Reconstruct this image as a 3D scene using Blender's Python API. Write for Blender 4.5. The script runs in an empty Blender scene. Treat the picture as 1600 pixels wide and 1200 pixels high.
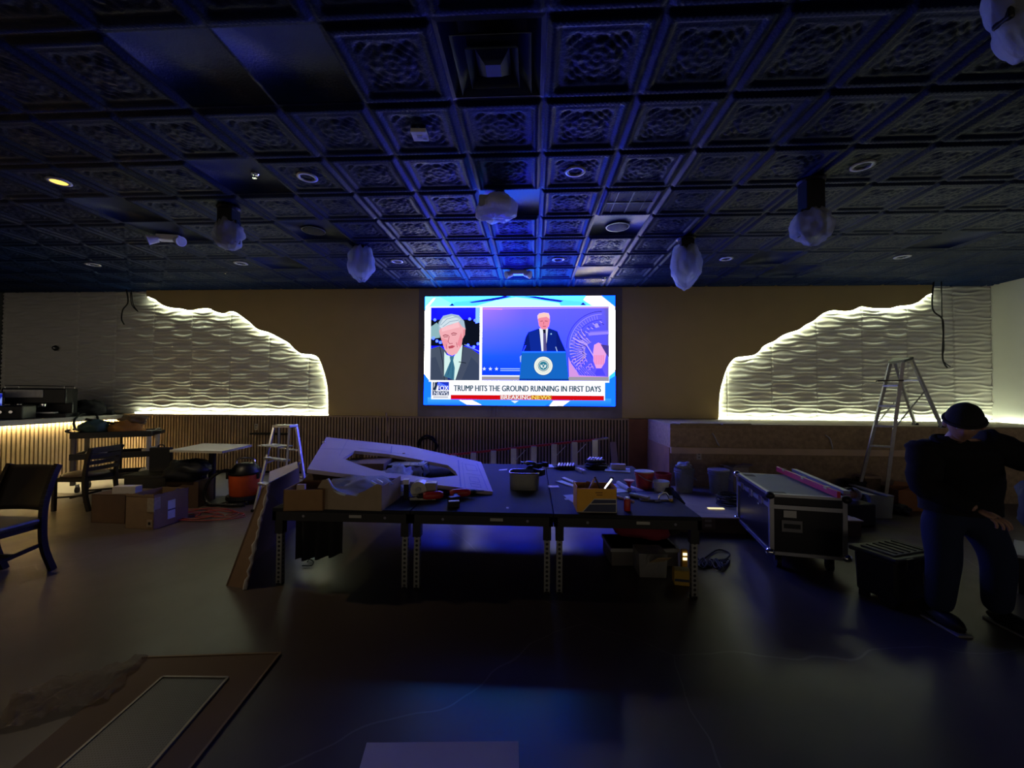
import bpy, bmesh, math, random
import numpy as np
from mathutils import Vector, Matrix, noise
from mathutils.geometry import tessellate_polygon
random.seed(7)
S = bpy.context.scene
COL = S.collection
PI = math.pi

# ------------------------------------------------------------------ camera, world, exposure
CAMZ = 1.55
FPX, YAW, PITCH, ROLL = 640.1, 0.05235, 0.02148, 0.00658
_cy, _sy = math.cos(YAW), math.sin(YAW)
_cp, _sp = math.cos(PITCH), math.sin(PITCH)
_F = Vector((-_sy * _cp, _cy * _cp, _sp))
_r0 = Vector((_cy, _sy, 0))
_u0 = _r0.cross(_F)
_R = _r0 * math.cos(ROLL) + _u0 * math.sin(ROLL)
_U = _u0 * math.cos(ROLL) - _r0 * math.sin(ROLL)
cd = bpy.data.cameras.new('camera')
cam = bpy.data.objects.new('camera', cd)
COL.objects.link(cam)
cd.sensor_fit = 'HORIZONTAL'
cd.sensor_width = 36.0
cd.lens = 36.0 * FPX / 1600.0
cd.clip_start = 0.05
cam.matrix_world = Matrix(((_R.x, _U.x, -_F.x, 0), (_R.y, _U.y, -_F.y, 0), (_R.z, _U.z, -_F.z, CAMZ), (0, 0, 0, 1)))
S.camera = cam
w = bpy.data.worlds.new('world')
S.world = w
w.use_nodes = True
# added fill through the open end: warm world band shaped to spare the ceiling
_wn = w.node_tree
_bg = _wn.nodes['Background']; _bg.inputs[0].default_value = (1.0, 0.84, 0.62, 1)
_tc = _wn.nodes.new('ShaderNodeTexCoord'); _sx = _wn.nodes.new('ShaderNodeSeparateXYZ'); _wn.links.new(_tc.outputs['Generated'], _sx.inputs[0])
_ab = _wn.nodes.new('ShaderNodeMath'); _ab.operation = 'ABSOLUTE'; _wn.links.new(_sx.outputs[2], _ab.inputs[0])
_mr = _wn.nodes.new('ShaderNodeMapRange'); _mr.inputs[1].default_value = 0.02; _mr.inputs[2].default_value = 0.16; _mr.inputs[3].default_value = .7; _mr.inputs[4].default_value = 0.0
_wn.links.new(_ab.outputs[0], _mr.inputs[0]); _wn.links.new(_mr.outputs[0], _bg.inputs[1])
S.view_settings.view_transform = 'Standard'
S.view_settings.look = 'None'
S.view_settings.exposure = 0.0
S.view_settings.gamma = 1.0
S.view_settings.use_curve_mapping = False
S.cycles.use_denoising = True
S.cycles.max_bounces = 6
S.cycles.sample_clamp_indirect = 10.0

def ray(px, py):
    return _R * ((px - 800) / FPX) + _U * ((600 - py) / FPX) + _F
def OZ(px, py, z=0.0):            # the point at height z seen at that pixel of the photograph
    d = ray(px, py); t = (z - CAMZ) / d.z
    return Vector((d.x * t, d.y * t, z))
def OY(px, py, y):                # the point at depth y seen at that pixel
    d = ray(px, py); t = y / d.y
    return Vector((d.x * t, y, CAMZ + d.z * t))
def OP(px, py, p0, n):            # on any plane
    d = ray(px, py); c = Vector((0, 0, CAMZ))
    t = (p0 - c).dot(n) / d.dot(n)
    return c + d * t

# ------------------------------------------------------------------ materials
MATS = {}
def mat(name, col, rough=0.7, metal=0.0, var=0.15, scale=12, bump=0.0, bscale=60, trans=0.0, spec=0.5, alpha=1.0, coat=0.0):
    if name in MATS: return MATS[name]
    m = bpy.data.materials.new(name); m.use_nodes = True
    nt = m.node_tree; b = nt.nodes['Principled BSDF']
    b.inputs['Roughness'].default_value = rough
    b.inputs['Metallic'].default_value = metal
    b.inputs['Specular IOR Level'].default_value = spec
    b.inputs['Transmission Weight'].default_value = trans
    b.inputs['Alpha'].default_value = alpha
    b.inputs['Coat Weight'].default_value = coat
    tc = nt.nodes.new('ShaderNodeTexCoord')
    nz = nt.nodes.new('ShaderNodeTexNoise'); nz.inputs['Scale'].default_value = scale; nz.inputs['Detail'].default_value = 4
    nt.links.new(tc.outputs['Object'], nz.inputs['Vector'])
    mx = nt.nodes.new('ShaderNodeMix'); mx.data_type = 'RGBA'
    c = Vector(col)
    mx.inputs['A'].default_value = (*(c * (1 - var)), 1)
    mx.inputs['B'].default_value = (*[min(1, v * (1 + var)) for v in c], 1)
    nt.links.new(nz.outputs['Fac'], mx.inputs['Factor'])
    nt.links.new(mx.outputs['Result'], b.inputs['Base Color'])
    if bump:
        n2 = nt.nodes.new('ShaderNodeTexNoise'); n2.inputs['Scale'].default_value = bscale; n2.inputs['Detail'].default_value = 5
        nt.links.new(tc.outputs['Object'], n2.inputs['Vector'])
        bp = nt.nodes.new('ShaderNodeBump'); bp.inputs['Strength'].default_value = bump; bp.inputs['Distance'].default_value = 0.01
        nt.links.new(n2.outputs['Fac'], bp.inputs['Height'])
        nt.links.new(bp.outputs['Normal'], b.inputs['Normal'])
    MATS[name] = m
    return m
def emit(name, col, strength):
    if name in MATS: return MATS[name]
    m = bpy.data.materials.new(name); m.use_nodes = True
    nt = m.node_tree; nt.nodes.remove(nt.nodes['Principled BSDF'])
    e = nt.nodes.new('ShaderNodeEmission'); e.inputs[0].default_value = (*col, 1); e.inputs[1].default_value = strength
    nt.links.new(e.outputs[0], nt.nodes['Material Output'].inputs[0])
    MATS[name] = m
    return m

black = mat('black_matte', (.005, .005, .006), .55, spec=.3)
blackmetal = mat('black_metal', (.008, .008, .01), .45, .3)
blackplastic = mat('black_plastic', (.007, .007, .008), .4, spec=.35)
blackcloth = mat('black_cloth', (.01, .01, .012), .95, bump=.4, bscale=200)
alu = mat('aluminium', (.62, .63, .66), .35, .85)
dullalu = mat('dull_aluminium', (.4, .39, .36), .5, .6, var=.25, scale=25)
chrome = mat('chrome', (.8, .8, .82), .15, 1.0)
white = mat('white_plastic', (.75, .75, .78), .4)
paper = mat('white_paper', (.8, .8, .82), .8)
cardboard = mat('cardboard', (.22, .14, .075), .85, bump=.15, bscale=40)
darkcard = mat('dark_cardboard', (.09, .05, .03), .85, bump=.15, bscale=40)
redpaint = mat('red_paint', (.6, .04, .04), .4)
redplastic = mat('red_plastic', (.45, .03, .03), .4)
orangeplastic = mat('orange_plastic', (.75, .11, .02), .45)
yellowcard = mat('yellow_card', (.75, .38, .03), .6)
navyink = mat('navy_ink', (.03, .04, .10), .6)
greyplastic = mat('grey_plastic', (.32, .33, .34), .5)
greypail = mat('grey_pail_plastic', (.27, .29, .29), .5, var=.25, scale=15)
woodpale = mat('pale_wood', (.45, .32, .19), .7, var=.3, scale=8)
wooddark = mat('dark_stained_wood', (.008, .005, .004), .55, spec=.25)
plastic_film = None
def film(name='clear_plastic_film', col=(.72, .78, .9), mixf=.55):
    if name in MATS: return MATS[name]
    m = bpy.data.materials.new(name); m.use_nodes = True
    nt = m.node_tree; b = nt.nodes['Principled BSDF']
    b.inputs['Base Color'].default_value = (*col, 1); b.inputs['Roughness'].default_value = .16
    tl = nt.nodes.new('ShaderNodeBsdfTranslucent'); tl.inputs[0].default_value = (*col, 1)
    tr = nt.nodes.new('ShaderNodeBsdfTransparent')
    nz = nt.nodes.new('ShaderNodeTexNoise'); nz.inputs['Scale'].default_value = 14; nz.inputs['Detail'].default_value = 6; nz.inputs['Distortion'].default_value = 1.5
    tc = nt.nodes.new('ShaderNodeTexCoord'); nt.links.new(tc.outputs['Object'], nz.inputs['Vector'])
    bp = nt.nodes.new('ShaderNodeBump'); bp.inputs['Strength'].default_value = .9; bp.inputs['Distance'].default_value = .03
    nt.links.new(nz.outputs['Fac'], bp.inputs['Height']); nt.links.new(bp.outputs['Normal'], b.inputs['Normal'])
    m1 = nt.nodes.new('ShaderNodeMixShader'); m1.inputs[0].default_value = .5
    nt.links.new(b.outputs[0], m1.inputs[1]); nt.links.new(tl.outputs[0], m1.inputs[2])
    m2 = nt.nodes.new('ShaderNodeMixShader'); m2.inputs[0].default_value = mixf
    nt.links.new(m1.outputs[0], m2.inputs[1]); nt.links.new(tr.outputs[0], m2.inputs[2])
    nt.links.new(m2.outputs[0], nt.nodes['Material Output'].inputs[0])
    MATS[name] = m
    return m
bagfilm = film()
def perforated(name, col, pitch, rad, axes='xz'):
    m = mat(name, col, .45, .7)
    nt = m.node_tree; b = nt.nodes['Principled BSDF']
    tc = nt.nodes.new('ShaderNodeTexCoord'); sx = nt.nodes.new('ShaderNodeSeparateXYZ')
    nt.links.new(tc.outputs['Object'], sx.inputs[0])
    def mth(op, a, bb=None):
        n = nt.nodes.new('ShaderNodeMath'); n.operation = op
        for i, v in enumerate((a, bb)):
            if v is None: continue
            if isinstance(v, (int, float)): n.inputs[i].default_value = v
            else: nt.links.new(v, n.inputs[i])
        return n.outputs[0]
    if axes == 'z':      # one row of holes down each face of a tube
        a = mth('SUBTRACT', mth('FRACT', mth('DIVIDE', sx.outputs[2], pitch)), .5)
        f = mth('MULTIPLY', mth('MINIMUM', mth('ABSOLUTE', sx.outputs[0]), mth('ABSOLUTE', sx.outputs[1])), 1 / pitch)
    else:
        a = mth('SUBTRACT', mth('FRACT', mth('DIVIDE', sx.outputs[0], pitch)), .5)
        f = mth('SUBTRACT', mth('FRACT', mth('DIVIDE', sx.outputs[1], pitch)), .5)
    d = mth('SQRT', mth('ADD', mth('MULTIPLY', a, a), mth('MULTIPLY', f, f)))
    hole = mth('LESS_THAN', d, rad)
    old = b.inputs['Base Color'].links[0].from_socket
    mx = nt.nodes.new('ShaderNodeMix'); mx.data_type = 'RGBA'
    nt.links.new(hole, mx.inputs['Factor']); nt.links.new(old, mx.inputs['A']); mx.inputs['B'].default_value = (.002, .002, .002, 1)
    nt.links.new(mx.outputs['Result'], b.inputs['Base Color'])
    met = mth('MULTIPLY', mth('SUBTRACT', 1.0, hole), .6); nt.links.new(met, b.inputs['Metallic'])
    return m

# ------------------------------------------------------------------ mesh building
class MB:
    def __init__(self): self.v = []; self.f = []
    def add(self, vs, fs, M=None):
        o = len(self.v)
        for p in vs:
            p = Vector(p)
            self.v.append(tuple(M @ p) if M else tuple(p))
        self.f += [tuple(i + o for i in q) for q in fs]
        return self
    def box(self, c, s, rz=0, M=None, taper=1.0):
        x, y, z = [k / 2 for k in s]
        vs = [(-x, -y, -z), (x, -y, -z), (x, y, -z), (-x, y, -z), (-x * taper, -y * taper, z), (x * taper, -y * taper, z), (x * taper, y * taper, z), (-x * taper, y * taper, z)]
        T = Matrix.Translation(Vector(c)) @ Matrix.Rotation(rz, 4, 'Z')
        if M: T = M @ T
        return self.add(vs, [(0, 3, 2, 1), (4, 5, 6, 7), (0, 1, 5, 4), (1, 2, 6, 5), (2, 3, 7, 6), (3, 0, 4, 7)], T)
    def bx(self, x0, x1, y0, y1, z0, z1): return self.box(((x0 + x1) / 2, (y0 + y1) / 2, (z0 + z1) / 2), (abs(x1 - x0), abs(y1 - y0), abs(z1 - z0)))
    def bar(self, a, b, wd, th, up=(0, 0, 1)):       # rectangular bar from a to b
        a, b = Vector(a), Vector(b); d = (b - a); L = d.length; d.normalize(); up = Vector(up)
        s = d.cross(up)
        if s.length < 1e-4: s = d.cross(Vector((0, 1, 0)))
        s.normalize(); u = s.cross(d)
        vs = []
        for p in (a, b):
            for i, j in ((-1, -1), (1, -1), (1, 1), (-1, 1)): vs.append(p + s * (i * wd / 2) + u * (j * th / 2))
        return self.add(vs, [(3, 2, 1, 0), (4, 5, 6, 7), (0, 1, 5, 4), (1, 2, 6, 5), (2, 3, 7, 6), (3, 0, 4, 7)])
    def tube(self, pts, r, n=8, closed=False, rs=None):
        pts = [Vector(p) for p in pts]; N = len(pts); o = len(self.v); prev = None
        for i, p in enumerate(pts):
            if closed: d = pts[(i + 1) % N] - pts[i - 1]
            else: d = pts[min(i + 1, N - 1)] - pts[max(i - 1, 0)]
            if d.length < 1e-6: d = Vector((0, 0, 1))
            d.normalize()
            if prev is None:
                a = d.cross(Vector((0, 0, 1)))
                if a.length < 1e-3: a = d.cross(Vector((0, 1, 0)))
            else: a = prev - d * prev.dot(d)
            if a.length < 1e-4: a = d.orthogonal()
            a.normalize(); prev = a; b = d.cross(a); rr = rs[i] if rs else r
            for k in range(n):
                t = 2 * PI * k / n
                self.v.append(tuple(p + a * math.cos(t) * rr + b * math.sin(t) * rr))
        for i in range(N if closed else N - 1):
            j = (i + 1) % N
            for k in range(n):
                k2 = (k + 1) % n
                self.f.append((o + i * n + k, o + i * n + k2, o + j * n + k2, o + j * n + k))
        if not closed:
            self.f.append(tuple(o + k for k in reversed(range(n)))); self.f.append(tuple(o + (N - 1) * n + k for k in range(n)))
        return self
    def cyl(self, a, b, r0, r1=None, n=16): return self.tube([a, b], r0, n, rs=[r0, r0 if r1 is None else r1])
    def lathe(self, prof, c=(0, 0, 0), n=24, M=None, ends=True):
        o = len(self.v); T = Matrix.Translation(Vector(c))
        if M: T = M @ T
        for r, z in prof:
            for k in range(n):
                t = 2 * PI * k / n
                self.v.append(tuple(T @ Vector((r * math.cos(t), r * math.sin(t), z))))
        for i in range(len(prof) - 1):
            for k in range(n):
                k2 = (k + 1) % n
                self.f.append((o + i * n + k, o + i * n + k2, o + (i + 1) * n + k2, o + (i + 1) * n + k))
        if ends:
            self.f.append(tuple(o + k for k in reversed(range(n)))); e = o + (len(prof) - 1) * n
            self.f.append(tuple(e + k for k in range(n)))
        return self
    def prism(self, poly, h, M=None, holes=()):       # poly as 3-D points of one plane, h the thickness vector
        h = Vector(h); loops = [[Vector(p) for p in poly]] + [[Vector(p) for p in q] for q in holes]
        tris = tessellate_polygon(loops)
        allp = [p for l in loops for p in l]; n = len(allp)
        fs = [tuple(t) for t in tris] + [tuple(i + n for i in reversed(t)) for t in tris]
        o = 0
        for l in loops:
            L = len(l)
            for i in range(L):
                j = (i + 1) % L
                fs.append((o + i, o + j, o + j + n, o + i + n))
            o += L
        return self.add(allp + [p + h for p in allp], fs, M)
    def grid(self, fn, nu, nv, thick=None):
        o = len(self.v)
        for j in range(nv + 1):
            for i in range(nu + 1): self.v.append(tuple(fn(i / nu, j / nv)))
        for j in range(nv):
            for i in range(nu):
                a = o + j * (nu + 1) + i
                self.f.append((a, a + 1, a + nu + 2, a + nu + 1))
        return self
    def blob(self, c, r, seed=0, amp=.25, freq=1.6, n=28, m=18, fold=0.0, squash=0, zmin=None):
        c = Vector(c); o = len(self.v)
        for j in range(m + 1):
            ph = PI * j / m
            for i in range(n):
                t = 2 * PI * i / n
                d = Vector((math.sin(ph) * math.cos(t), math.sin(ph) * math.sin(t), math.cos(ph)))
                k = 1 + amp * noise.noise(d * freq + Vector((seed * 7.1, seed * 3.3, 1))) + amp * .5 * noise.noise(d * freq * 2.7 + Vector((seed, 5, seed)))
                if fold: k += fold * abs(noise.noise(Vector((math.cos(t) * 3.5, math.sin(t) * 3.5, d.z * .6 + seed)))) - fold * .3
                p = c + Vector((d.x * r[0], d.y * r[1], d.z * r[2])) * k
                if zmin is not None: p.z = max(p.z, zmin)
                self.v.append(tuple(p))
        for j in range(m):
            for i in range(n):
                i2 = (i + 1) % n
                self.f.append((o + j * n + i, o + (j + 1) * n + i, o + (j + 1) * n + i2, o + j * n + i2))
        return self
def obj(name, mb, m, parent=None, bevel=0, smooth=False, sub=0, solid=0, fix=True):
    me = bpy.data.meshes.new(name); me.from_pydata([tuple(v) for v in mb.v], [], mb.f)
    if fix:
        bm = bmesh.new(); bm.from_mesh(me)
        bmesh.ops.remove_doubles(bm, verts=bm.verts, dist=1e-5)
        bmesh.ops.recalc_face_normals(bm, faces=bm.faces); bm.to_mesh(me); bm.free()
    me.materials.append(m)
    if smooth: me.polygons.foreach_set('use_smooth', [True] * len(me.polygons))
    me.update()
    o = bpy.data.objects.new(name, me); COL.objects.link(o)
    if parent: o.parent = parent
    if bevel:
        b = o.modifiers.new('bevel', 'BEVEL'); b.width = bevel; b.segments = 2; b.limit_method = 'ANGLE'
    if solid:
        s = o.modifiers.new('solid', 'SOLIDIFY'); s.thickness = solid
    if sub:
        s = o.modifiers.new('sub', 'SUBSURF'); s.levels = sub; s.render_levels = sub
    return o
def tag(o, label, cat, group=None, kind=None):
    o['label'] = label; o['category'] = cat
    if group: o['group'] = group
    if kind: o['kind'] = kind
    return o
def thing(name, label, cat, loc=(0, 0, 0), rz=0, group=None):
    o = bpy.data.objects.new(name, None); COL.objects.link(o); o.empty_display_size = .1
    o.location = loc; o.rotation_euler = (0, 0, rz)
    return tag(o, label, cat, group)
def struct(name, mb, m, parent=None, **k):
    o = obj(name, mb, m, parent, **k)
    if not parent: o['kind'] = 'structure'
    return o
def dup(root, loc=None, rz=None, label=None):
    r = root.copy(); COL.objects.link(r)
    if loc is not None: r.location = loc
    if rz is not None: r.rotation_euler = (0, 0, rz)
    if label: r['label'] = label
    for ch in root.children:
        c = ch.copy(); COL.objects.link(c); c.parent = r
        for g in ch.children:
            d = g.copy(); COL.objects.link(d); d.parent = c
    return r
def catmull(pts, n=6, closed=False):
    P = [Vector(p) for p in pts]; out = []; N = len(P)
    rng = range(N if closed else N - 1)
    for i in rng:
        if closed: a, b, c, d = P[i - 1], P[i], P[(i + 1) % N], P[(i + 2) % N]
        else: a, b, c, d = P[max(i - 1, 0)], P[i], P[i + 1], P[min(i + 2, N - 1)]
        for k in range(n):
            t = k / n
            out.append(.5 * ((2 * b) + (-a + c) * t + (2 * a - 5 * b + 4 * c - d) * t * t + (-a + 3 * b - 3 * c + d) * t ** 3))
    if not closed: out.append(P[-1])
    return out
def text_geo(s, height, depth=0.0, font_w=None):
    cu = bpy.data.curves.new('txt', 'FONT'); cu.body = s; cu.size = 1.0; cu.extrude = 0; cu.resolution_u = 3
    o = bpy.data.objects.new('txt', cu); COL.objects.link(o)
    dg = bpy.context.evaluated_depsgraph_get(); me = bpy.data.meshes.new_from_object(o.evaluated_get(dg))
    vs = [v.co.copy() for v in me.vertices]; fs = [tuple(p.vertices) for p in me.polygons]
    bpy.data.objects.remove(o); bpy.data.curves.remove(cu); bpy.data.meshes.remove(me)
    x0 = min(v.x for v in vs); x1 = max(v.x for v in vs); y0 = min(v.y for v in vs); y1 = max(v.y for v in vs)
    sy = height / (y1 - y0); sx = (font_w / (x1 - x0)) if font_w else sy
    return [Vector(((v.x - x0) * sx, (v.y - y0) * sy, 0)) for v in vs], fs

# ------------------------------------------------------------------ setting
WY = 7.65          # back wall
XL, XR = -10.66, 8.08
CZ = 3.52
LEDGE = 1.10
BOXY = 6.30        # front of the boxed-out lower wall on the right
def floor_mat():
    m = mat('polished_concrete', (.085, .066, .052), .3, var=.2, scale=1.3, bump=.02, bscale=5)
    nt = m.node_tree; b = nt.nodes['Principled BSDF']; tc = nt.nodes.new('ShaderNodeTexCoord')
    n = nt.nodes.new('ShaderNodeTexNoise'); n.inputs['Scale'].default_value = 2.2; n.inputs['Detail'].default_value = 8; n.inputs['Roughness'].default_value = .65
    nt.links.new(tc.outputs['Object'], n.inputs['Vector'])
    mr = nt.nodes.new('ShaderNodeMapRange'); mr.inputs[1].default_value = .3; mr.inputs[2].default_value = .75; mr.inputs[3].default_value = .28; mr.inputs[4].default_value = .42
    nt.links.new(n.outputs['Fac'], mr.inputs[0]); nt.links.new(mr.outputs[0], b.inputs['Roughness'])
    # a few long cracks
    vo = nt.nodes.new('ShaderNodeTexVoronoi'); vo.feature = 'DISTANCE_TO_EDGE'; vo.inputs['Scale'].default_value = .33
    ns = nt.nodes.new('ShaderNodeTexNoise'); ns.inputs['Scale'].default_value = 1.5; nt.links.new(tc.outputs['Object'], ns.inputs['Vector'])
    ma = nt.nodes.new('ShaderNodeMix'); ma.data_type = 'RGBA'; ma.inputs['Factor'].default_value = .25
    nt.links.new(tc.outputs['Object'], ma.inputs['A']); nt.links.new(ns.outputs['Color'], ma.inputs['B']); nt.links.new(ma.outputs['Result'], vo.inputs['Vector'])
    lt = nt.nodes.new('ShaderNodeMath'); lt.operation = 'LESS_THAN'; lt.inputs[1].default_value = .0012; nt.links.new(vo.outputs['Distance'], lt.inputs[0])
    old = b.inputs['Base Color'].links[0].from_socket
    mx = nt.nodes.new('ShaderNodeMix'); mx.data_type = 'RGBA'; nt.links.new(lt.outputs[0], mx.inputs['Factor']); nt.links.new(old, mx.inputs['A']); mx.inputs['B'].default_value = (.15, .13, .11, 1)
    nt.links.new(mx.outputs['Result'], b.inputs['Base Color'])
    return m
FM = floor_mat()
struct('floor', MB().bx(XL - .2, XR + .2, -3.0, WY + .2, -.12, 0), FM)
struct('floor_border', MB().bx(XL, 1.1, 5.8, WY, 0.0, .006), mat('pale_screed', (.26, .25, .22), .55, var=.15, scale=3))
wallpaint = mat('grey_white_paint', (.60, .61, .58), .7, var=.05, scale=2)
darkpaint = mat('dark_room_paint', (.05, .05, .05), .8)
struct('wall_back', MB().bx(XL - .2, XR + .2, WY + .05, WY + .2, 0, CZ), mat('grey_drywall', (.14, .13, .12), .9))
struct('wall_right', MB().bx(XR, XR + .15, -3, WY + .05, 0, CZ), wallpaint)
struct('wall_left', MB().bx(XL - .15, XL, -3, WY + .05, 0, CZ), darkpaint)

# ceiling: pressed coffered tiles in a grid, one surface
def ceiling():
    T = .61; X0 = .058; Y0 = 2.695; N = 40
    flat = {(-1, 2), (1, 3), (1, 6), (-5, 1), (-5, 3), (-8, 3), (-8, 2), (-3, -1), (-7, 5), (8, 4), (5, 5), (-4, -1), (6, 6)}
    cut = {(-1, -1)}
    V = []; Fq = []; base = 0
    u = np.linspace(0, 1, N + 1); Ug, Vg = np.meshgrid(u, u)
    dx = np.minimum(Ug, 1 - Ug) * T; dy = np.minimum(Vg, 1 - Vg) * T; d = np.minimum(dx, dy)
    prof_d = np.array([0, .014, .020, .032, .058, .075, .084, .100, .115, .13, .31])
    prof_z = np.array([0, .0, -.004, -.026, -.026, -.010, -.004, -.004, -.012, .0, .0])
    Z = np.interp(d, prof_d, prof_z)
    along = np.where(dx < dy, Vg, Ug) * T
    dent = (np.sin(along * 2 * PI / .031) > 0) * (np.abs(d - .045) < .012)
    Z = Z + dent * .012
    cx, cyy = (Ug - .5) * T, (Vg - .5) * T; rr = np.hypot(cx, cyy); th = np.arctan2(cyy, cx)
    inner = (d > .125)
    orn = .007 * np.sin(rr * 2 * PI / .045) * np.cos(4 * th) + .006 * np.sin(cx * 2 * PI / .06 + 2 * np.sin(cyy * 30)) * np.sin(cyy * 2 * PI / .06 + 2 * np.sin(cx * 30))
    med = np.where(rr < .11, -.012 * np.abs(np.cos(rr * PI / .055)) * (.7 + .3 * np.cos(8 * th)), 0)
    Z = Z + inner * (orn * (rr >= .11) + med)
    idx = (np.arange(N)[:, None] * (N + 1) + np.arange(N)[None, :]).ravel()
    quads = np.stack([idx, idx + N + 1, idx + N + 2, idx + 1], 1)
    for c in range(-18, 14):
        for r in range(-7, 9):
            if (c, r) in cut: continue
            xs = X0 + (c + Ug) * T; ys = Y0 + (r + Vg) * T
            if xs.max() < XL - .1 or xs.min() > XR + .1: continue
            near = r >= -3
            if (c, r) in flat or not near:
                g = np.array([[0, 0], [1, 0], [1, 1], [0, 1]])
                m_ = .012 / T
                ring = np.array([[m_, m_], [1 - m_, m_], [1 - m_, 1 - m_], [m_, 1 - m_]])
                pts = np.concatenate([g, ring, ring])
                zz = np.array([0] * 4 + [0] * 4 + [.008] * 4)
                V.append(np.stack([X0 + (c + pts[:, 0]) * T, Y0 + (r + pts[:, 1]) * T, CZ + zz], 1))
                q = []
                for a in (0, 4):
                    for k in range(4): q.append((a + k, a + 4 + k, a + 4 + (k + 1) % 4, a + (k + 1) % 4))
                q.append((8, 11, 10, 9))
                Fq.append(np.array(q) + base); base += 12
            else:
                V.append(np.stack([xs.ravel(), ys.ravel(), CZ + Z.ravel()], 1)); Fq.append(quads + base); base += (N + 1) ** 2
    # solid backing above
    V.append(np.array([(XL - .3, -3.2, CZ + .25), (XR + .3, -3.2, CZ + .25), (XR + .3, WY + .2, CZ + .25), (XL - .3, WY + .2, CZ + .25)])); Fq.append(np.array([[0, 3, 2, 1]]) + base)
    V = np.concatenate(V); Fq = np.concatenate(Fq)
    V[:, 1] = np.minimum(V[:, 1], WY + .04); V[:, 0] = np.clip(V[:, 0], XL - .1, XR + .1)
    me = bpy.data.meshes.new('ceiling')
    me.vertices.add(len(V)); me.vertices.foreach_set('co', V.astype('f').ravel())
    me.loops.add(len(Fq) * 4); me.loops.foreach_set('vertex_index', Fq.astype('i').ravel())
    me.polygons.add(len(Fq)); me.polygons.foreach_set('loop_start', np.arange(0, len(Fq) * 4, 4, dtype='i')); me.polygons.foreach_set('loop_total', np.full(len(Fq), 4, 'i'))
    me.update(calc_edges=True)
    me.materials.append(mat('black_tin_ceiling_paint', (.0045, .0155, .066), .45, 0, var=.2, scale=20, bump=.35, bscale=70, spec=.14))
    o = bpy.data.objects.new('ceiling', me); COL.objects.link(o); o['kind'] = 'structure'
ceiling()

# ---- back wall finishes: wave cladding, tan boarding with the stepped curved edge
def wpt(px, py, y): return OY(px, py, y)
LZ = [(690, 50), (691, 70), (730, 85), (770, 112), (800, 122), (850, 127), (890, 135), (940, 127), (985, 127), (1010, 140), (1050, 150), (1080, 140), (1110, 145), (1140, 165), (1180, 195), (1215, 225), (1265, 240), (1310, 262), (1360, 290), (1390, 320), (1420, 340), (1470, 345), (1500, 360), (1520, 400), (1535, 450), (1545, 500), (1548, 560), (1548, 625)]
RZ = [(1165, 62), (1165, 85), (1130, 100), (1090, 130), (1060, 142), (1000, 148), (960, 158), (900, 158), (860, 155), (820, 150), (780, 168), (740, 172), (690, 168), (650, 178), (620, 195), (590, 220), (550, 240), (520, 262), (480, 275), (440, 290), (400, 318), (370, 330), (345, 345), (325, 370), (300, 385), (250, 392), (215, 398), (190, 420), (170, 455), (155, 500), (140, 560), (135, 620), (133, 690)]
BY = 7.57
Lpts = [OY(x / 3.019, 440 + y / 3.019, BY) for x, y in LZ]
Rpts = [OY(1080 + x * .325, 430 + y * .325, BY) for x, y in RZ]
for P_ in (Lpts, Rpts):
    P_[0].z = CZ - .002; P_[-1].z = LEDGE
def smooth_outline(P_):
    Q = catmull(P_[1:], 4); return [P_[0]] + Q
Ls, Rs = smooth_outline(Lpts), smooth_outline(Rpts)
tan = mat('tan_painted_board', (.58, .45, .20), .75, var=.08, scale=3, bump=.05, bscale=30)
poly = Ls + list(reversed(Rs))
struct('wall_back_boarding', MB().prism(poly, (0, WY + .05 - BY, 0)), tan)
def wave_clad(name, x0, x1, z0, z1):
    PW = .785; xo = -10.6
    nx = int((x1 - x0) / .0131); nz = int((z1 - z0) / .0095)
    X, Zz = np.meshgrid(np.linspace(x0, x1, nx + 1), np.linspace(z0, z1, nz + 1))
    ph = (X - xo) / PW
    per = .30
    mod = .85 * np.sin(2 * PI * ph) * np.sin(2 * PI * Zz / per) + .25 * np.sin(2 * PI * ph * 2 + 1) * np.sin(2 * PI * Zz / .45)
    h = .5 + .5 * np.sin(2 * PI * (Zz / .075) + 2.6 * mod)
    eye = .5 + .5 * np.sin(2 * PI * ph) * np.sin(2 * PI * Zz / per)
    H = .034 * h ** 1.2 * (.16 + .84 * eye)
    fr = np.abs((ph % 1) - 0); fr = np.minimum(fr, 1 - fr) * PW
    H = np.where(fr < .0065, -.012, H)
    Yv = WY + .02 - H
    V = np.stack([X.ravel(), Yv.ravel(), Zz.ravel()], 1)
    idx = (np.arange(nz)[:, None] * (nx + 1) + np.arange(nx)[None, :]).ravel()
    Q = np.stack([idx, idx + 1, idx + nx + 2, idx + nx + 1], 1)
    me = bpy.data.meshes.new(name); me.from_pydata(V.tolist(), [], Q.tolist()); me.update()
    me.polygons.foreach_set('use_smooth', [True] * len(me.polygons))
    me.materials.append(mat('white_wave_board', (.72, .71, .68), .5, var=.03, scale=4))
    o = bpy.data.objects.new(name, me); COL.objects.link(o); o['kind'] = 'structure'
wave_clad('wall_back_wave_cladding_left', XL, Ls[-1].x + .12, LEDGE, CZ)
wave_clad('wall_back_wave_cladding_right', Rs[-1].x - .12, XR, LEDGE, CZ)

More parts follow.
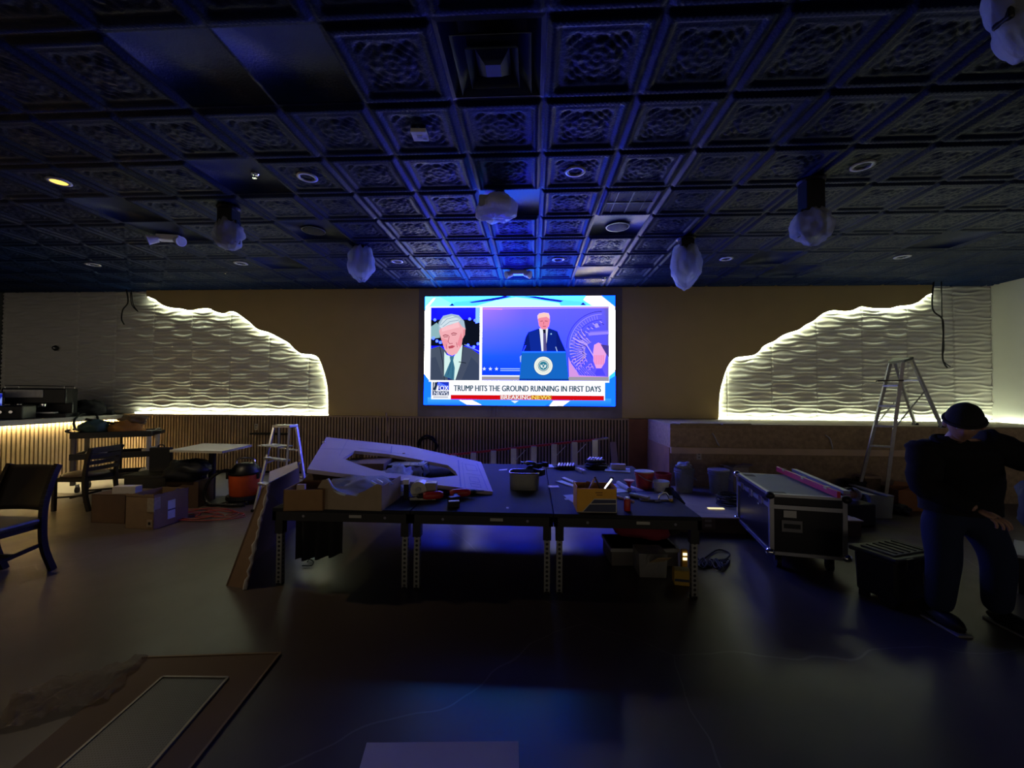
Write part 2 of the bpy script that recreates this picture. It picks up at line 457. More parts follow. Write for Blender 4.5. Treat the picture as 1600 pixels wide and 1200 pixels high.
# slatted wainscot
slatwood = mat('oak_slats', (.46, .33, .2), .6, var=.25, scale=6)
def slats_x(x0, x1, y, z0, z1, p=.057):
    m = MB(); x = x0
    while x < x1: m.bx(x, min(x + .034, x1), y - .022, y, z0, z1); x += p
    return m
SY = 7.52
o = struct('wall_back_wainscot', MB().bx(-7.9, 1.72, SY, WY + .06, .0, LEDGE - .02), mat('black_felt_backing', (.012, .01, .009), .95))
wslats = obj('slats', slats_x(-7.88, 1.72, SY, .05, LEDGE - .03), slatwood, o)
struct('trim_1', MB().bx(-7.9, 1.72, SY - .03, WY, LEDGE - .028, LEDGE - .002), slatwood)
plyred = mat('stained_plywood', (.30, .13, .05), .7, var=.45, scale=3.5, bump=.1, bscale=25)
osb = mat('strand_board', (.42, .30, .17), .8, var=.5, scale=18, bump=.3, bscale=35)
plydk = mat('raw_plywood', (.36, .19, .08), .75, var=.3, scale=5)
struct('wall_back_plywood', MB().bx(1.72, 2.06, 7.5, WY + .06, 0, LEDGE - .01), plyred)
# boxed-out lower wall on the right with its shelf
struct('wall_back_boxing', MB().bx(2.06, XR, BOXY, WY + .06, 0, LEDGE - .02), osb)
struct('trim_2', MB().bx(2.045, 2.06, BOXY, 7.5, 0, .74), plydk)
struct('trim_3', MB().bx(2.06, XR, BOXY - .038, BOXY, .66, .75), mat('new_stud_wood', (.75, .55, .34), .7, var=.2, scale=5))
def shelf():
    m = MB()
    m.bx(2.07, XR, BOXY + .03, WY, LEDGE - .02, LEDGE - .004)
    m.bx(2.2, 3.2, BOXY - .02, BOXY + .35, LEDGE - .004, LEDGE + .012)
    m.box((3.0, BOXY + .08, LEDGE + .006), (.42, .3, .02), .06)
    return m
struct('trim_4', shelf(), mat('dusty_plywood', (.36, .29, .19), .8, var=.3, scale=6))
struct('trim_5', MB().bx(2.065, 3.1, BOXY - .02, BOXY, LEDGE - .085, LEDGE - .06), woodpale)
# low platform in front of it
pl = struct('floor_platform', MB().bx(1.1, 3.6, 4.72, BOXY, 0.001, .165), mat('platform_side_paint', (.05, .03, .025), .7))
obj('deck', MB().bx(1.09, 3.61, 4.86, BOXY, .165, .172), mat('dusty_hardboard', (.25, .21, .18), .75, var=.3, scale=5), pl)
obj('edge_board', MB().bx(1.09, 3.61, 4.70, 4.84, .165, .178), mat('dusty_edge_board', (.3, .24, .19), .75, var=.3, scale=7), pl)
# niche panelling around the video wall
nich = mat('grey_stained_panel', (.24, .21, .20), .7, var=.2, scale=7)
n0 = OY(655, 455, BY).x; n1 = OY(972, 455, BY).x
struct('trim_6', MB().bx(n0, n1, BY - .012, BY + .001, LEDGE + .0, CZ - .03), nich)
mm = MB()
for px in (766, 772, 778): x = OY(px, 640, BY).x; mm.bx(x - .012, x + .012, BY - .035, BY - .012, LEDGE, 1.32)
struct('trim_7', mm, nich)

# ------------------------------------------------------------------ LED strips
ledw = emit('white_led', (.88, 1.0, .70), 36.0)
def strip_along(name, pts, y, label, parts):
    t = thing(name, label, 'led strip', (pts[0].x, y, pts[0].z), 0, 'white led strips around the wave cladding')
    m = MB(); off = Vector((pts[0].x, y, pts[0].z))
    m.tube([Vector((p.x, y, p.z)) - off for p in pts], .008, 6)
    obj('diffuser', m, ledw, t, smooth=True)
    return t
Ledge_l = [p + Vector((-.012, 0, 0)) for p in Ls[1:]]
strip_along('led_strip', Ledge_l, BY + .045, 'white led strip following the stepped edge of the left tan boarding', 1)
Ledge_r = [p + Vector((.012, 0, 0)) for p in Rs[1:]]
strip_along('led_strip', Ledge_r, BY + .045, 'white led strip following the stepped edge of the right tan boarding', 1)
yb = 7.60
strip_along('led_strip', [Vector((x, 0, LEDGE + .012)) for x in np.linspace(-7.75, Ls[-1].x, 12)], yb, 'white led strip lying along the ledge below the left wave cladding', 1)
strip_along('led_strip', [Vector((x, 0, LEDGE + .012)) for x in np.linspace(Rs[-1].x, XR - .03, 12)], yb, 'white led strip lying along the shelf below the right wave cladding', 1)
t = thing('led_strip', 'white led strip lying along the shelf beside the right wall', 'led strip', (XR - .04, 7.5, LEDGE + .01), 0, 'white led strips around the wave cladding')
obj('diffuser', MB().tube([(0, 0, 0), (0, -1.1, 0)], .008, 6), ledw, t)

# ------------------------------------------------------------------ LED video wall
def video_wall():
    X0_, X1_, Z0_, Z1_ = -2.025, 1.475, 1.315, 3.33
    SYF = 7.50
    W_, H_ = X1_ - X0_, Z1_ - Z0_
    t = thing('video_wall', 'large lit led video wall showing a news broadcast in the middle of the back wall', 'screen', (X0_, SYF, Z0_))
    obj('cabinet', MB().bx(-.012, W_ + .012, .004, .058, -.012, H_ + .012), black, t)
    V = []; Fc = []; C = []; layer = [0]
    def hexc(c):
        key = c
        if isinstance(c, str):
            c = c.lstrip('#'); c = [int(c[i:i + 2], 16) / 255 for i in (0, 2, 4)]
            c = [x / 12.92 if x <= .04045 else ((x + .055) / 1.055) ** 2.4 for x in c]
        r, g, b = c
        mx = max(r, g, b)
        # the panel is driven past the camera's white: full channels shine harder than the picture can show, blue most
        if key in ('#fdfdff', '#fafeff'): return (r * 1.05, g * 1.05, b * 1.2)
        if mode[0] == 'pic':
            if b > .6 and r < .35: b = .6 + (b - .6) * BB * 2.5
            return (r, g, b)
        if g > .6 and b > .7: g = .6 + (g - .6) * (62 if r > .6 else 24)
        if r > .6 and b > .7: r = .6 + (r - .6) * 75
        if b > .6: b = .6 + (b - .6) * BB * 2
        return (r, g, b)
    BB = 36.0
    mode = ['frame']
    def nx(): layer[0] += 1; return -.00035 * layer[0]
    def P(pts, col, uv=True, y=None):
        y = nx() if y is None else y
        c = hexc(col); o = len(V)
        if uv: pts = [(p[0] * W_, (1 - p[1]) * H_) for p in pts]
        tr = tessellate_polygon([[Vector((p[0], p[1], 0)) for p in pts]])
        for p in pts: V.append((p[0], y, p[1]))
        for f in tr: Fc.append(tuple(i + o for i in f)); C.append([c] * 3)
        # the brightest shapes get their full drive only inside their rim, so their edges stay clean
        if max(c) > 12 and min(c) > 5:
            for q in C[-len(tr):]: q[:] = [(1.05, 1.05, 1.2)] * 3
            y2 = nx(); o = len(V); cx_ = sum(p[0] for p in pts) / len(pts); cz_ = sum(p[1] for p in pts) / len(pts)
            for p in pts:
                d = Vector((cx_ - p[0], cz_ - p[1])); L_ = d.length or 1
                k = min(.022 * (1 + L_ * .5), L_ * .5) / L_
                V.append((p[0] + d.x * k, y2, p[1] + d.y * k))
            for f in tr: Fc.append(tuple(i + o for i in f)); C.append([c] * 3)
    def R(u0, v0, u1, v1, col): P([(u0, v0), (u1, v0), (u1, v1), (u0, v1)], col)
    def G(u0, v0, u1, v1, cs, n=10, m=8):    # bilinear colour field, cs = tl,tr,br,bl
        y = nx(); cs = [hexc(c) for c in cs]
        for j in range(m):
            for i in range(n):
                o = len(V); q = []
                for (a, b) in ((i, j), (i + 1, j), (i + 1, j + 1), (i, j + 1)):
                    s, tt = a / n, b / m
                    V.append(((u0 + (u1 - u0) * s) * W_, y, (1 - (v0 + (v1 - v0) * tt)) * H_))
                    q.append(tuple((cs[0][k] * (1 - s) + cs[1][k] * s) * (1 - tt) + (cs[3][k] * (1 - s) + cs[2][k] * s) * tt for k in range(3)))
                Fc.append((o, o + 1, o + 2, o + 3)); C.append(q)
    def E(cu, cv, ru, rv, col, n=28, a0=0, a1=2 * PI, rot=0):
        pts = []
        for k in range(n):
            a = a0 + (a1 - a0) * k / n
            x, y_ = math.cos(a) * ru * W_, math.sin(a) * rv * W_
            x, y_ = x * math.cos(rot) - y_ * math.sin(rot), x * math.sin(rot) + y_ * math.cos(rot)
            pts.append((cu + x / W_, cv + y_ / H_))
        P(pts, col)
    def L(pts, wd, col):       # polyline of width wd (fraction of width)
        y = nx(); c = hexc(col); q = [Vector((p[0] * W_, (1 - p[1]) * H_)) for p in pts]; w2 = wd * W_ / 2
        for a, b in zip(q, q[1:]):
            d = b - a
            if d.length < 1e-6: continue
            d.normalize(); s = Vector((-d.y, d.x)) * w2; o = len(V)
            for p in (a - s - d * w2 * .5, b - s + d * w2 * .5, b + s + d * w2 * .5, a + s - d * w2 * .5): V.append((p.x, y, p.y))
            Fc.append((o, o + 1, o + 2, o + 3)); C.append([c] * 4)
    def T(s, u0, v1, h, wdt, col, bold=0):
        vs, fs = text_geo(s, h * H_, font_w=wdt * W_); c = hexc(col)
        for k in range(1 + bold):
            y = nx(); o = len(V)
            for v in vs: V.append((u0 * W_ + v.x + k * .004, y, (1 - v1) * H_ + v.y))
            for f in fs: Fc.append(tuple(i + o for i in f)); C.append([c] * len(f))
    # zoomed-photo pixel -> uv
    def z(x, y): return ((x - 125) / 1372, (y - 120) / 788)
    def Z(pts): return [z(*p) for p in pts]
    cyan, white_ = '#2fb4f5', '#f6fdff'
    G(0, 0, 1, 1, ['#7fe0f2', '#6fd4f5', '#1f8be8', '#1590e6'])
    P(Z([(127, 120), (230, 120), (330, 175), (230, 330), (127, 420)]), '#9fe6ee')
    P(Z([(125, 215), (165, 190), (165, 740), (125, 700)]), '#f4fbf2')
    P(Z([(1450, 180), (1497, 215), (1497, 660), (1450, 700)]), '#eefbff')
    P(Z([(1290, 120), (1400, 120), (1497, 200), (1497, 215), (1455, 190), (1330, 190), (1270, 150)]), '#fbfbe2')
    P(Z([(1400, 120), (1497, 120), (1497, 200)]), '#1f9bee')
    P(Z([(125, 680), (165, 730), (300, 860), (300, 905), (122, 905)]), '#1a86dd')
    P(Z([(1500, 690), (1420, 740), (1420, 880), (1500, 905)]), '#1b86e0')
    P(Z([(127, 200), (190, 130), (205, 130), (135, 215)]), white_)
    P(Z([(310, 190), (345, 160), (780, 120), (860, 120), (1290, 165), (1300, 190)]), '#62cdf0')
    P(Z([(450, 162), (700, 120), (760, 122), (640, 150), (470, 168)]), '#1520c8')
    P(Z([(850, 122), (930, 122), (1130, 155), (1110, 166), (1000, 150)]), '#1520c8')
    P(Z([(640, 150), (790, 128), (960, 150), (1100, 172), (1110, 190), (500, 190)]), '#c8f2f2')
    P(Z([(300, 190), (325, 168), (342, 188)]), '#101a9a'); P(Z([(1250, 186), (1270, 168), (1290, 188)]), '#101a9a')
    L(Z([(1310, 125), (1420, 190), (1470, 280), (1475, 640)]), .002, '#8c8a60')
    L(Z([(127, 265), (160, 240)]), .003, '#556070')
    # lower frame art
    G(.02, .93, .98, 1.0, ['#48b6ee', '#3aa8ee', '#1878d8', '#1a80d8'], 8, 2)
    P(Z([(380, 870), (480, 870), (550, 905), (440, 905)]), '#f2fbff'); P(Z([(1060, 870), (1180, 870), (1130, 908), (1030, 908)]), '#f2fbff')
    P(Z([(500, 872), (1050, 872), (1000, 908), (560, 908)]), '#2b9ee8')
    # picture frames
    R(*z(160, 192), *z(1456, 740), white_); R(*z(167, 197), *z(533, 733), '#fafeff'); R(*z(543, 197), *z(1453, 733), '#fafeff')
    mode[0] = 'pic'
    G(*z(172, 202), *z(528, 728), ['#1818d8', '#1c1cd8', '#101830', '#101428'], 8, 10)
    R(*z(172, 290), *z(528, 480), '#0c1220')
    P(Z([(172, 340), (215, 310), (240, 340), (240, 420), (172, 430)]), '#8fb8c0')
    P(Z([(498, 202), (528, 202), (528, 310), (498, 318)]), '#8fd0e0')
    G(*z(215, 202), *z(496, 290), ['#1a20e0', '#2020d8', '#1410b0', '#1818c0'], 4, 4)
    for x, y_ in ((200, 290), (190, 425), (217, 445), (243, 455), (455, 285), (495, 295), (445, 475), (488, 487), (518, 465)): E(*z(x, y_), .008, .008, '#7faee8', 12)
    L(Z([(420, 470), (528, 520)]), .005, '#7f96b8')
    P(Z([(172, 500), (240, 480), (290, 520), (300, 728), (172, 728)]), '#4a5568')
    P(Z([(528, 540), (470, 500), (405, 478), (350, 728), (528, 728)]), '#465066')
    P(Z([(172, 570), (210, 560), (270, 728), (172, 728)]), '#3f4a60'); P(Z([(528, 620), (470, 560), (400, 728), (528, 728)]), '#3a4660')
    L(Z([(240, 490), (262, 600), (275, 728)]), .004, '#262f40'); L(Z([(410, 480), (395, 600), (355, 728)]), .004, '#262f40')
    P(Z([(272, 520), (290, 545), (340, 560), (405, 470), (395, 600), (355, 728), (272, 700)]), '#d6f4f0')
    P(Z([(312, 555), (345, 552), (338, 585), (350, 640), (345, 728), (272, 700), (318, 590)]), '#3c7490')
    L(Z([(325, 590), (300, 690)]), .003, '#2a5878'); L(Z([(338, 610), (330, 720)]), .003, '#2a5878')
    P(Z([(232, 370), (228, 310), (262, 262), (320, 248), (375, 258), (415, 300), (426, 360), (405, 400), (250, 400)]), '#a9c3d6')
    P(Z([(240, 400), (232, 372), (250, 345), (330, 322), (370, 300), (400, 340), (425, 355), (422, 400), (405, 430), (398, 480), (365, 535), (330, 552), (300, 540), (275, 505), (255, 450)]), '#f4b0b8')
    P(Z([(250, 420), (300, 440), (290, 510), (262, 470)]), '#f09aa6'); P(Z([(395, 380), (405, 430), (390, 490), (365, 470)]), '#ee909e')
    P(Z([(250, 350), (330, 325), (372, 300), (385, 345), (300, 365), (255, 378)]), '#fcc4cc')
    P(Z([(235, 340), (260, 285), (330, 262), (390, 290), (372, 308), (300, 330), (250, 352)]), '#d3e4ee')
    L(Z([(245, 330), (290, 285), (360, 270)]), .003, '#8aa4bc'); L(Z([(260, 342), (310, 305), (380, 292)]), .003, '#8aa4bc')
    for a, b_ in ((262, 402), (322, 388)):
        L(Z([(a, b_ + 6), (a + 16, b_ - 2), (a + 40, b_ + 4)]), .0045, '#a04858'); L(Z([(a + 6, b_ + 14), (a + 34, b_ + 12)]), .0035, '#8c3c4c')
    L(Z([(308, 410), (300, 450), (312, 465), (332, 462)]), .004, '#c06474')
    P(Z([(300, 486), (330, 476), (352, 482), (335, 496), (308, 500)]), '#b84c5c'); L(Z([(286, 470), (292, 500)]), .003, '#c06474'); L(Z([(360, 455), (368, 490)]), .003, '#c06474')
    P(Z([(408, 365), (424, 360), (420, 405), (408, 418)]), '#e8909c')
    L(Z([(380, 596), (430, 604)]), .004, '#1c2430')
    # right picture
    rows = (('#b080e8', '#7a68d8', '#6a66d0', '#6a62c8'), ('#6a70f0', '#5068e8', '#5660d8', '#5c58c0'), ('#2060f8', '#2058f8', '#4058e0', '#6058c0'), ('#0030ff', '#0048ff', '#4048d8', '#7a60c8'))
    for j in range(3):
        for i in range(3):
            G(*z(548 + 300 * i, 202 + 175.4 * j), *z(548 + 300 * (i + 1), 202 + 175.4 * (j + 1)), [rows[j][i], rows[j][i + 1], rows[j + 1][i + 1], rows[j + 1][i]], 5, 5)
    L(Z([(548, 215), (820, 212), (1448, 208)]), .005, '#c890d8'); L(Z([(550, 212), (690, 216)]), .004, '#ff9ac8')
    # carved seal and eagle on the backdrop
    def arc(cx, cy, r, a0, a1, n=18): return [(cx + r * math.cos(a0 + (a1 - a0) * k / n), cy - r * math.sin(a0 + (a1 - a0) * k / n)) for k in range(n + 1)]
    for r, wd, cc in ((245, .004, '#3c3890'), (225, .003, '#a898f0'), (185, .003, '#3c3890')):
        L(Z([(min(1446, x), y_) for x, y_ in arc(1400, 480, r, PI * .5, PI * 1.02)]), wd, cc)
    for k in range(16):
        a = PI * (.55 + .028 * k); p0 = (1400 + 192 * math.cos(a), 480 - 192 * math.sin(a)); p1 = (1400 + 218 * math.cos(a), 480 - 218 * math.sin(a)); L(Z([p0, p1]), .004, '#8f80e0')
    for k in range(13):       # wing feathers
        a = PI * (.62 + .045 * k); r0, r1 = 70, 190 - 3 * k
        p0 = (1350 + r0 * math.cos(a), 520 - r0 * math.sin(a)); p1 = (1345 + r1 * math.cos(a + .12), 530 - r1 * math.sin(a + .12))
        L(Z([p0, ((p0[0] + p1[0]) / 2 - 6, (p0[1] + p1[1]) / 2 + 8), p1]), .0065, '#b69cf4'); L(Z([(p0[0] + 4, p0[1] + 4), (p1[0] + 5, p1[1] + 6)]), .0025, '#3a3488')
    P(Z([(1300, 380), (1448, 372), (1448, 400), (1310, 412)]), '#9a8ae8'); L(Z([(1305, 384), (1448, 376)]), .002, '#3a3488'); L(Z([(1310, 410), (1448, 400)]), .002, '#3a3488')
    for k in range(26):
        a = PI * (.5 + .026 * k); r0 = 150 + 14 * math.sin(k * 1.7)
        p0 = (1400 + r0 * math.cos(a), 470 - r0 * math.sin(a)); L(Z([p0, (p0[0] + 14, p0[1] + 10)]), .004, '#c0a4f8' if k % 2 else '#4038a0')
    for k in range(34):
        x_ = 1175 + (k * 53) % 150; y_ = 570 + (k * 37) % 120; L(Z([(x_, y_), (x_ + 16, y_ - 12), (x_ + 22, y_ + 4)]), .0028, '#e0a8f4' if k % 2 else '#5044b0')
    E(*z(1362, 338), .010, .012, '#b0a0f8', 14); L(Z([(1200, 430), (1290, 470), (1345, 560)]), .005, '#d0b0f8'); L(Z([(1210, 445), (1290, 488), (1340, 575)]), .003, '#3a3488')
    P(Z([(1345, 475), (1375, 458), (1400, 470), (1415, 500), (1430, 540), (1420, 600), (1395, 640), (1360, 640), (1340, 590), (1338, 530)]), '#f0a8e8')
    for k in range(6): L(Z([(1350 + 12 * k, 548), (1352 + 12 * k, 612)]), .003, '#f87898')
    P(Z([(1365, 640), (1400, 640), (1425, 690), (1345, 690)]), '#5048d0')
    P(Z([(1390, 470), (1448, 480), (1448, 560), (1430, 540)]), '#4a3c98')
    for k in range(7): L(Z([(1180 + 22 * k, 600 + 8 * k), (1250 + 18 * k, 690)]), .004, '#9a88ec'); L(Z([(1186 + 22 * k, 604 + 8 * k), (1256 + 18 * k, 694)]), .002, '#40389a')
    P(Z([(1165, 560), (1180, 600), (1240, 690), (1448, 700), (1448, 712), (1170, 712)]), '#d89ae8')
    R(*z(548, 692), *z(830, 702), white_); R(*z(548, 702), *z(1448, 728), '#a09aa8')
    for k in range(3):
        cx, cy = 567 + 44 * k, 647; st = []
        for q in range(10):
            a = -PI / 2 + q * PI / 5; rr_ = 15 if q % 2 == 0 else 6.5
            st.append((cx + rr_ * math.cos(a), cy + rr_ * math.sin(a)))
        P(Z(st), '#e8f2ff')
    for yy in (642, 655): R(*z(682, yy), *z(822, yy + 6), '#a8c8ff')
    # man at the lectern
    P(Z([(830, 545), (862, 420), (880, 385), (950, 360), (1030, 358), (1085, 378), (1110, 440), (1148, 525), (1150, 590), (825, 590)]), '#0a1c78')
    P(Z([(880, 385), (950, 362), (975, 520), (900, 540)]), '#0e2a9a')
    P(Z([(1030, 360), (1080, 380), (1080, 520), (1010, 520)]), '#0c2488')
    L(Z([(862, 480), (835, 545)]), .003, '#4a68ff'); L(Z([(1075, 490), (1085, 520)]), .004, '#b8d0ff')
    P(Z([(820, 560), (832, 548), (838, 590), (824, 600)]), '#a8b8f0')
    P(Z([(958, 358), (1020, 358), (1012, 450), (1000, 520), (975, 520)]), '#eef2ff')
    P(Z([(985, 372), (1004, 372), (1012, 520), (988, 520)]), '#58528c'); P(Z([(982, 366), (1004, 366), (1002, 392), (988, 392)]), '#15152c')
    P(Z([(948, 300), (945, 275), (955, 255), (985, 248), (1020, 250), (1032, 270), (1034, 310), (1026, 345), (1005, 365), (975, 364), (955, 340)]), '#f590a8')
    P(Z([(946, 292), (944, 268), (956, 252), (990, 245), (1024, 250), (1032, 272), (1030, 292), (1010, 276), (960, 284)]), '#ffd2c8')
    L(Z([(965, 308), (982, 306)]), .003, '#903048'); L(Z([(998, 306), (1016, 308)]), .003, '#903048'); L(Z([(984, 344), (1004, 344)]), .003, '#902c44'); L(Z([(990, 312), (988, 330)]), .0025, '#c85068')
    E(*z(1042, 398), .004, .004, '#a8e0ff', 10)
    P(Z([(835, 522), (1145, 522), (1168, 726), (818, 726)]), '#1668c8')
    R(*z(835, 522), *z(1145, 530), '#2a84e0'); P(Z([(818, 716), (1168, 716), (1168, 728), (818, 728)]), '#0a3a90')
    cu, cv = z(988, 624)
    E(cu, cv, .050, .050, '#0e4a9c', 36); E(cu, cv, .0475, .0475, '#f6faf0', 36)
    for k in range(40):
        a = 2 * PI * k / 40; r0, r1 = .032, .041
        L([(cu + r0 * math.cos(a), cv + r0 * math.sin(a) * W_ / H_), (cu + r1 * math.cos(a), cv + r1 * math.sin(a) * W_ / H_)], .0016, '#b8c8c0')
    E(cu, cv, .028, .028, '#1d5878', 30); E(cu, cv, .025, .025, '#cfe8ea', 30); E(cu, cv, .0215, .0215, '#2a7c96', 30)
    P([(cu - .016, cv - .012), (cu - .006, cv - .004), (cu, cv - .02), (cu + .006, cv - .004), (cu + .016, cv - .012), (cu + .013, cv + .014), (cu + .004, cv + .018), (cu, cv + .03), (cu - .004, cv + .018), (cu - .013, cv + .014)], '#e8f6f4')
    E(cu, cv + .002, .005, .008, '#3a80a0', 12)
    # lower third
    R(*z(330, 736), *z(1420, 866), '#fdfdff')
    R(*z(188, 740), *z(332, 866), '#fdfdff')
    T('TRUMP HITS THE GROUND RUNNING IN FIRST DAYS', *z(350, 806), .052, .757, '#1c4650', bold=2)
    R(*z(330, 834), *z(1412, 866), '#d80c10')
    R(*z(682, 832), *z(902, 866), '#c8584a'); R(*z(902, 832), *z(1048, 866), '#c86810')
    T('BREAKING', *z(688, 862), .036, .154, '#ffffff', bold=1)
    T('NEWS', *z(908, 862), .036, .096, '#ffe870', bold=1)
    P(Z([(760, 872), (815, 872), (788, 890)]), '#f0faff')
    # channel logo block
    R(*z(198, 742), *z(316, 860), '#e8ecf4')
    R(*z(235, 742), *z(316, 800), '#2038c0'); P(Z([(235, 742), (316, 775), (316, 790), (235, 762)]), '#5a80e8')
    for a in (200, 214): P(Z([(a, 744), (a + 9, 744), (a + 2, 838), (a - 2, 838)]), '#1c2c48')
    P(Z([(200, 800), (222, 800), (240, 742), (226, 742)]), '#1c2c48')
    T('FOX', *z(234, 802), .042, .056, '#fdfdff', bold=1)
    R(*z(198, 808), *z(316, 836), '#283a60')
    T('NEWS', *z(208, 835), .032, .074, '#e6ecff', bold=1)
    R(*z(198, 838), *z(316, 862), '#f4f6fc'); R(*z(204, 846), *z(310, 854), '#b8bccc')
    me = bpy.data.meshes.new('picture'); me.from_pydata(V, [], Fc); me.update()
    at = me.color_attributes.new('Col', 'FLOAT_COLOR', 'CORNER')
    flat_ = []
    li = 0
    arr = np.ones((len(me.loops), 4), 'f'); k = 0
    for q in C:
        for c in q: arr[k, :3] = c; k += 1
    at.data.foreach_set('color', arr.ravel())
    m = bpy.data.materials.new('video_picture'); m.use_nodes = True; nt = m.node_tree; nt.nodes.remove(nt.nodes['Principled BSDF'])
    e = nt.nodes.new('ShaderNodeEmission'); a = nt.nodes.new('ShaderNodeAttribute'); a.attribute_name = 'Col'
    # fine vertical module grid of the panel
    nt.links.new(a.outputs['Color'], e.inputs[0]); e.inputs[1].default_value = 1.0
    nt.links.new(e.outputs[0], nt.nodes['Material Output'].inputs[0])
    m.cycles.emission_sampling = 'FRONT_BACK'
    me.materials.append(m)
    o = bpy.data.objects.new('picture', me); COL.objects.link(o); o.parent = t
video_wall()

# ------------------------------------------------------------------ bar on the left
BX = -7.906
def bar_counter():
    t = thing('bar_counter', 'bar counter with vertically slatted front glowing under its top, by the left wall', 'bar', (BX, 4.6, 0))
    obj('body', MB().bx(-.62, -.03, -3.2, 2.88, .0, 1.03), mat('bar_backing', (.03, .022, .015), .9), t)
    m = MB(); y = -3.2
    while y < 2.86: m.bx(-.03, -.006, y, y + .034, .0, 1.03); y += .057
    obj('slats', m, mat('pale_oak_slats', (.48, .36, .2), .6, var=.2, scale=6), t)
    m = MB().tube([(.012, -3.2, 1.02), (.012, 2.84, 1.02)], .006, 6)
    obj('led_strip', m, emit('warm_led', (1.0, .80, .42), 380.0), t)
bar_counter()
tag(obj('bar_worktop', MB().bx(BX - .66, BX + .05, 1.4, 7.5, 1.035, 1.085).bx(BX + .032, BX + .05, 1.4, 7.5, 1.0, 1.04), mat('grey_stone_top', (.30, .29, .27), .5, var=.1), bevel=.004), 'grey worktop running along the bar with equipment standing on it', 'worktop')

def at(name, label, cat, px, py, z, rz=0, group=None): return thing(name, label, cat, OZ(px, py, z), rz, group)

screenm = emit('blue_screen', (.05, .09, .75), .8)
_nt = screenm.node_tree; _n = _nt.nodes.new('ShaderNodeTexNoise'); _n.inputs['Scale'].default_value = 9; _tc = _nt.nodes.new('ShaderNodeTexCoord'); _nt.links.new(_tc.outputs['Object'], _n.inputs['Vector'])
_cr = _nt.nodes.new('ShaderNodeValToRGB'); _cr.color_ramp.elements[0].position = .42; _cr.color_ramp.elements[0].color = (.01, .02, .45, 1); _cr.color_ramp.elements[1].position = .6; _cr.color_ramp.elements[1].color = (.25, .35, 1, 1)
_nt.links.new(_n.outputs['Fac'], _cr.inputs[0]); _nt.links.new(_cr.outputs[0], _nt.nodes['Emission'].inputs[0])
def monitor(px, py, z):
    t = thing('monitor', 'small monitor with a lit blue picture at the left end of the bar', 'monitor', Vector((-8.36, 5.75, z)), .75)
    obj('stand', MB().box((0, .06, .01), (.2, .16, .02)).box((0, .09, .12), (.05, .03, .22)), blackplastic, t, bevel=.004)
    obj('housing', MB().box((0, .03, .27), (.50, .04, .32)), blackplastic, t, bevel=.006)
    s = MB().box((0, .006, .27), (.46, .004, .27))
    b = obj('screen', s, screenm, t)

monitor(10, 640, 1.085)
def espresso():
    p = Vector((-8.3, 6.5, 1.085))
    t = thing('espresso_machine', 'black and steel espresso machine standing on the bar', 'coffee machine', p, .55)
    obj('housing', MB().box((0, .0, .36), (.75, .45, .26)).box((0, .12, .14), (.75, .2, .26)), blackplastic, t, bevel=.02)
    obj('base', MB().box((0, 0, .035), (.78, .5, .07)), blackmetal, t, bevel=.01)
    obj('front_panel', MB().box((-.12, -.235, .40), (.45, .02, .13)), dullalu, t, bevel=.006)
    obj('cup_rail', MB().tube([(-.34, -.2, .49), (-.34, -.2, .53), (.34, -.2, .53), (.34, -.2, .49)], .006).tube([(-.34, .18, .49), (-.34, .18, .53), (.34, .18, .53), (.34, .18, .49)], .006), chrome, t)
    for x in (-.2, .08):
        g = obj('group_head', MB().lathe([(.035, .18), (.045, .2), (.045, .25)], (x, -.16, 0), 16), chrome, t)
        obj('portafilter_handle', MB().cyl((x, -.18, .2), (x - .02, -.32, .185), .013, .016, 10), blackplastic, t)
    obj('drip_tray', MB().box((-.05, -.2, .085), (.6, .16, .02)), alu, t)
    for x in (-.3, .3):
        for y in (-.2, .2): obj('foot', MB().lathe([(.02, -.0), (.02, .02)], (x, y, 0), 10), blackplastic, t)
espresso()
t = thing('grinder', 'low black coffee grinder with chrome knobs beside the espresso machine', 'grinder', (-8.12, 6.02, 1.085), .4)
obj('body', MB().box((0, 0, .11), (.34, .3, .22)), blackplastic, t, bevel=.02)
for x in (-.06, .06): obj('knob', MB().cyl((x, -.15, .12), (x, -.19, .12), .025, .022), chrome, t)
tag(obj('equipment_bag', MB().blob((-8.22, 7.2, 1.2), (.22, .22, .16), 4, .35, zmin=1.087), blackcloth, smooth=True), 'black soft bag slumped on the bar near the back wall', 'bag')
tag(obj('folded_jacket', MB().blob((-8.0, 7.36, 1.12), (.07, .07, .04), 9, .4, zmin=1.087), blackcloth, smooth=True), 'small folded black cloth on the bar beside the soft bag', 'cloth')
tag(obj('spray_hose', MB().tube(catmull([(-7.98, 6.9, 1.12), (-7.9, 6.75, 1.11), (-7.82, 6.6, 1.02), (-7.74, 6.55, .9), (-7.72, 6.62, .86), (-7.70, 6.78, .88), (-7.78, 6.95, 1.0), (-7.9, 7.02, 1.11)], 6), .018, 8), black, smooth=True), 'thick black cable looped over the edge of the bar', 'cable')
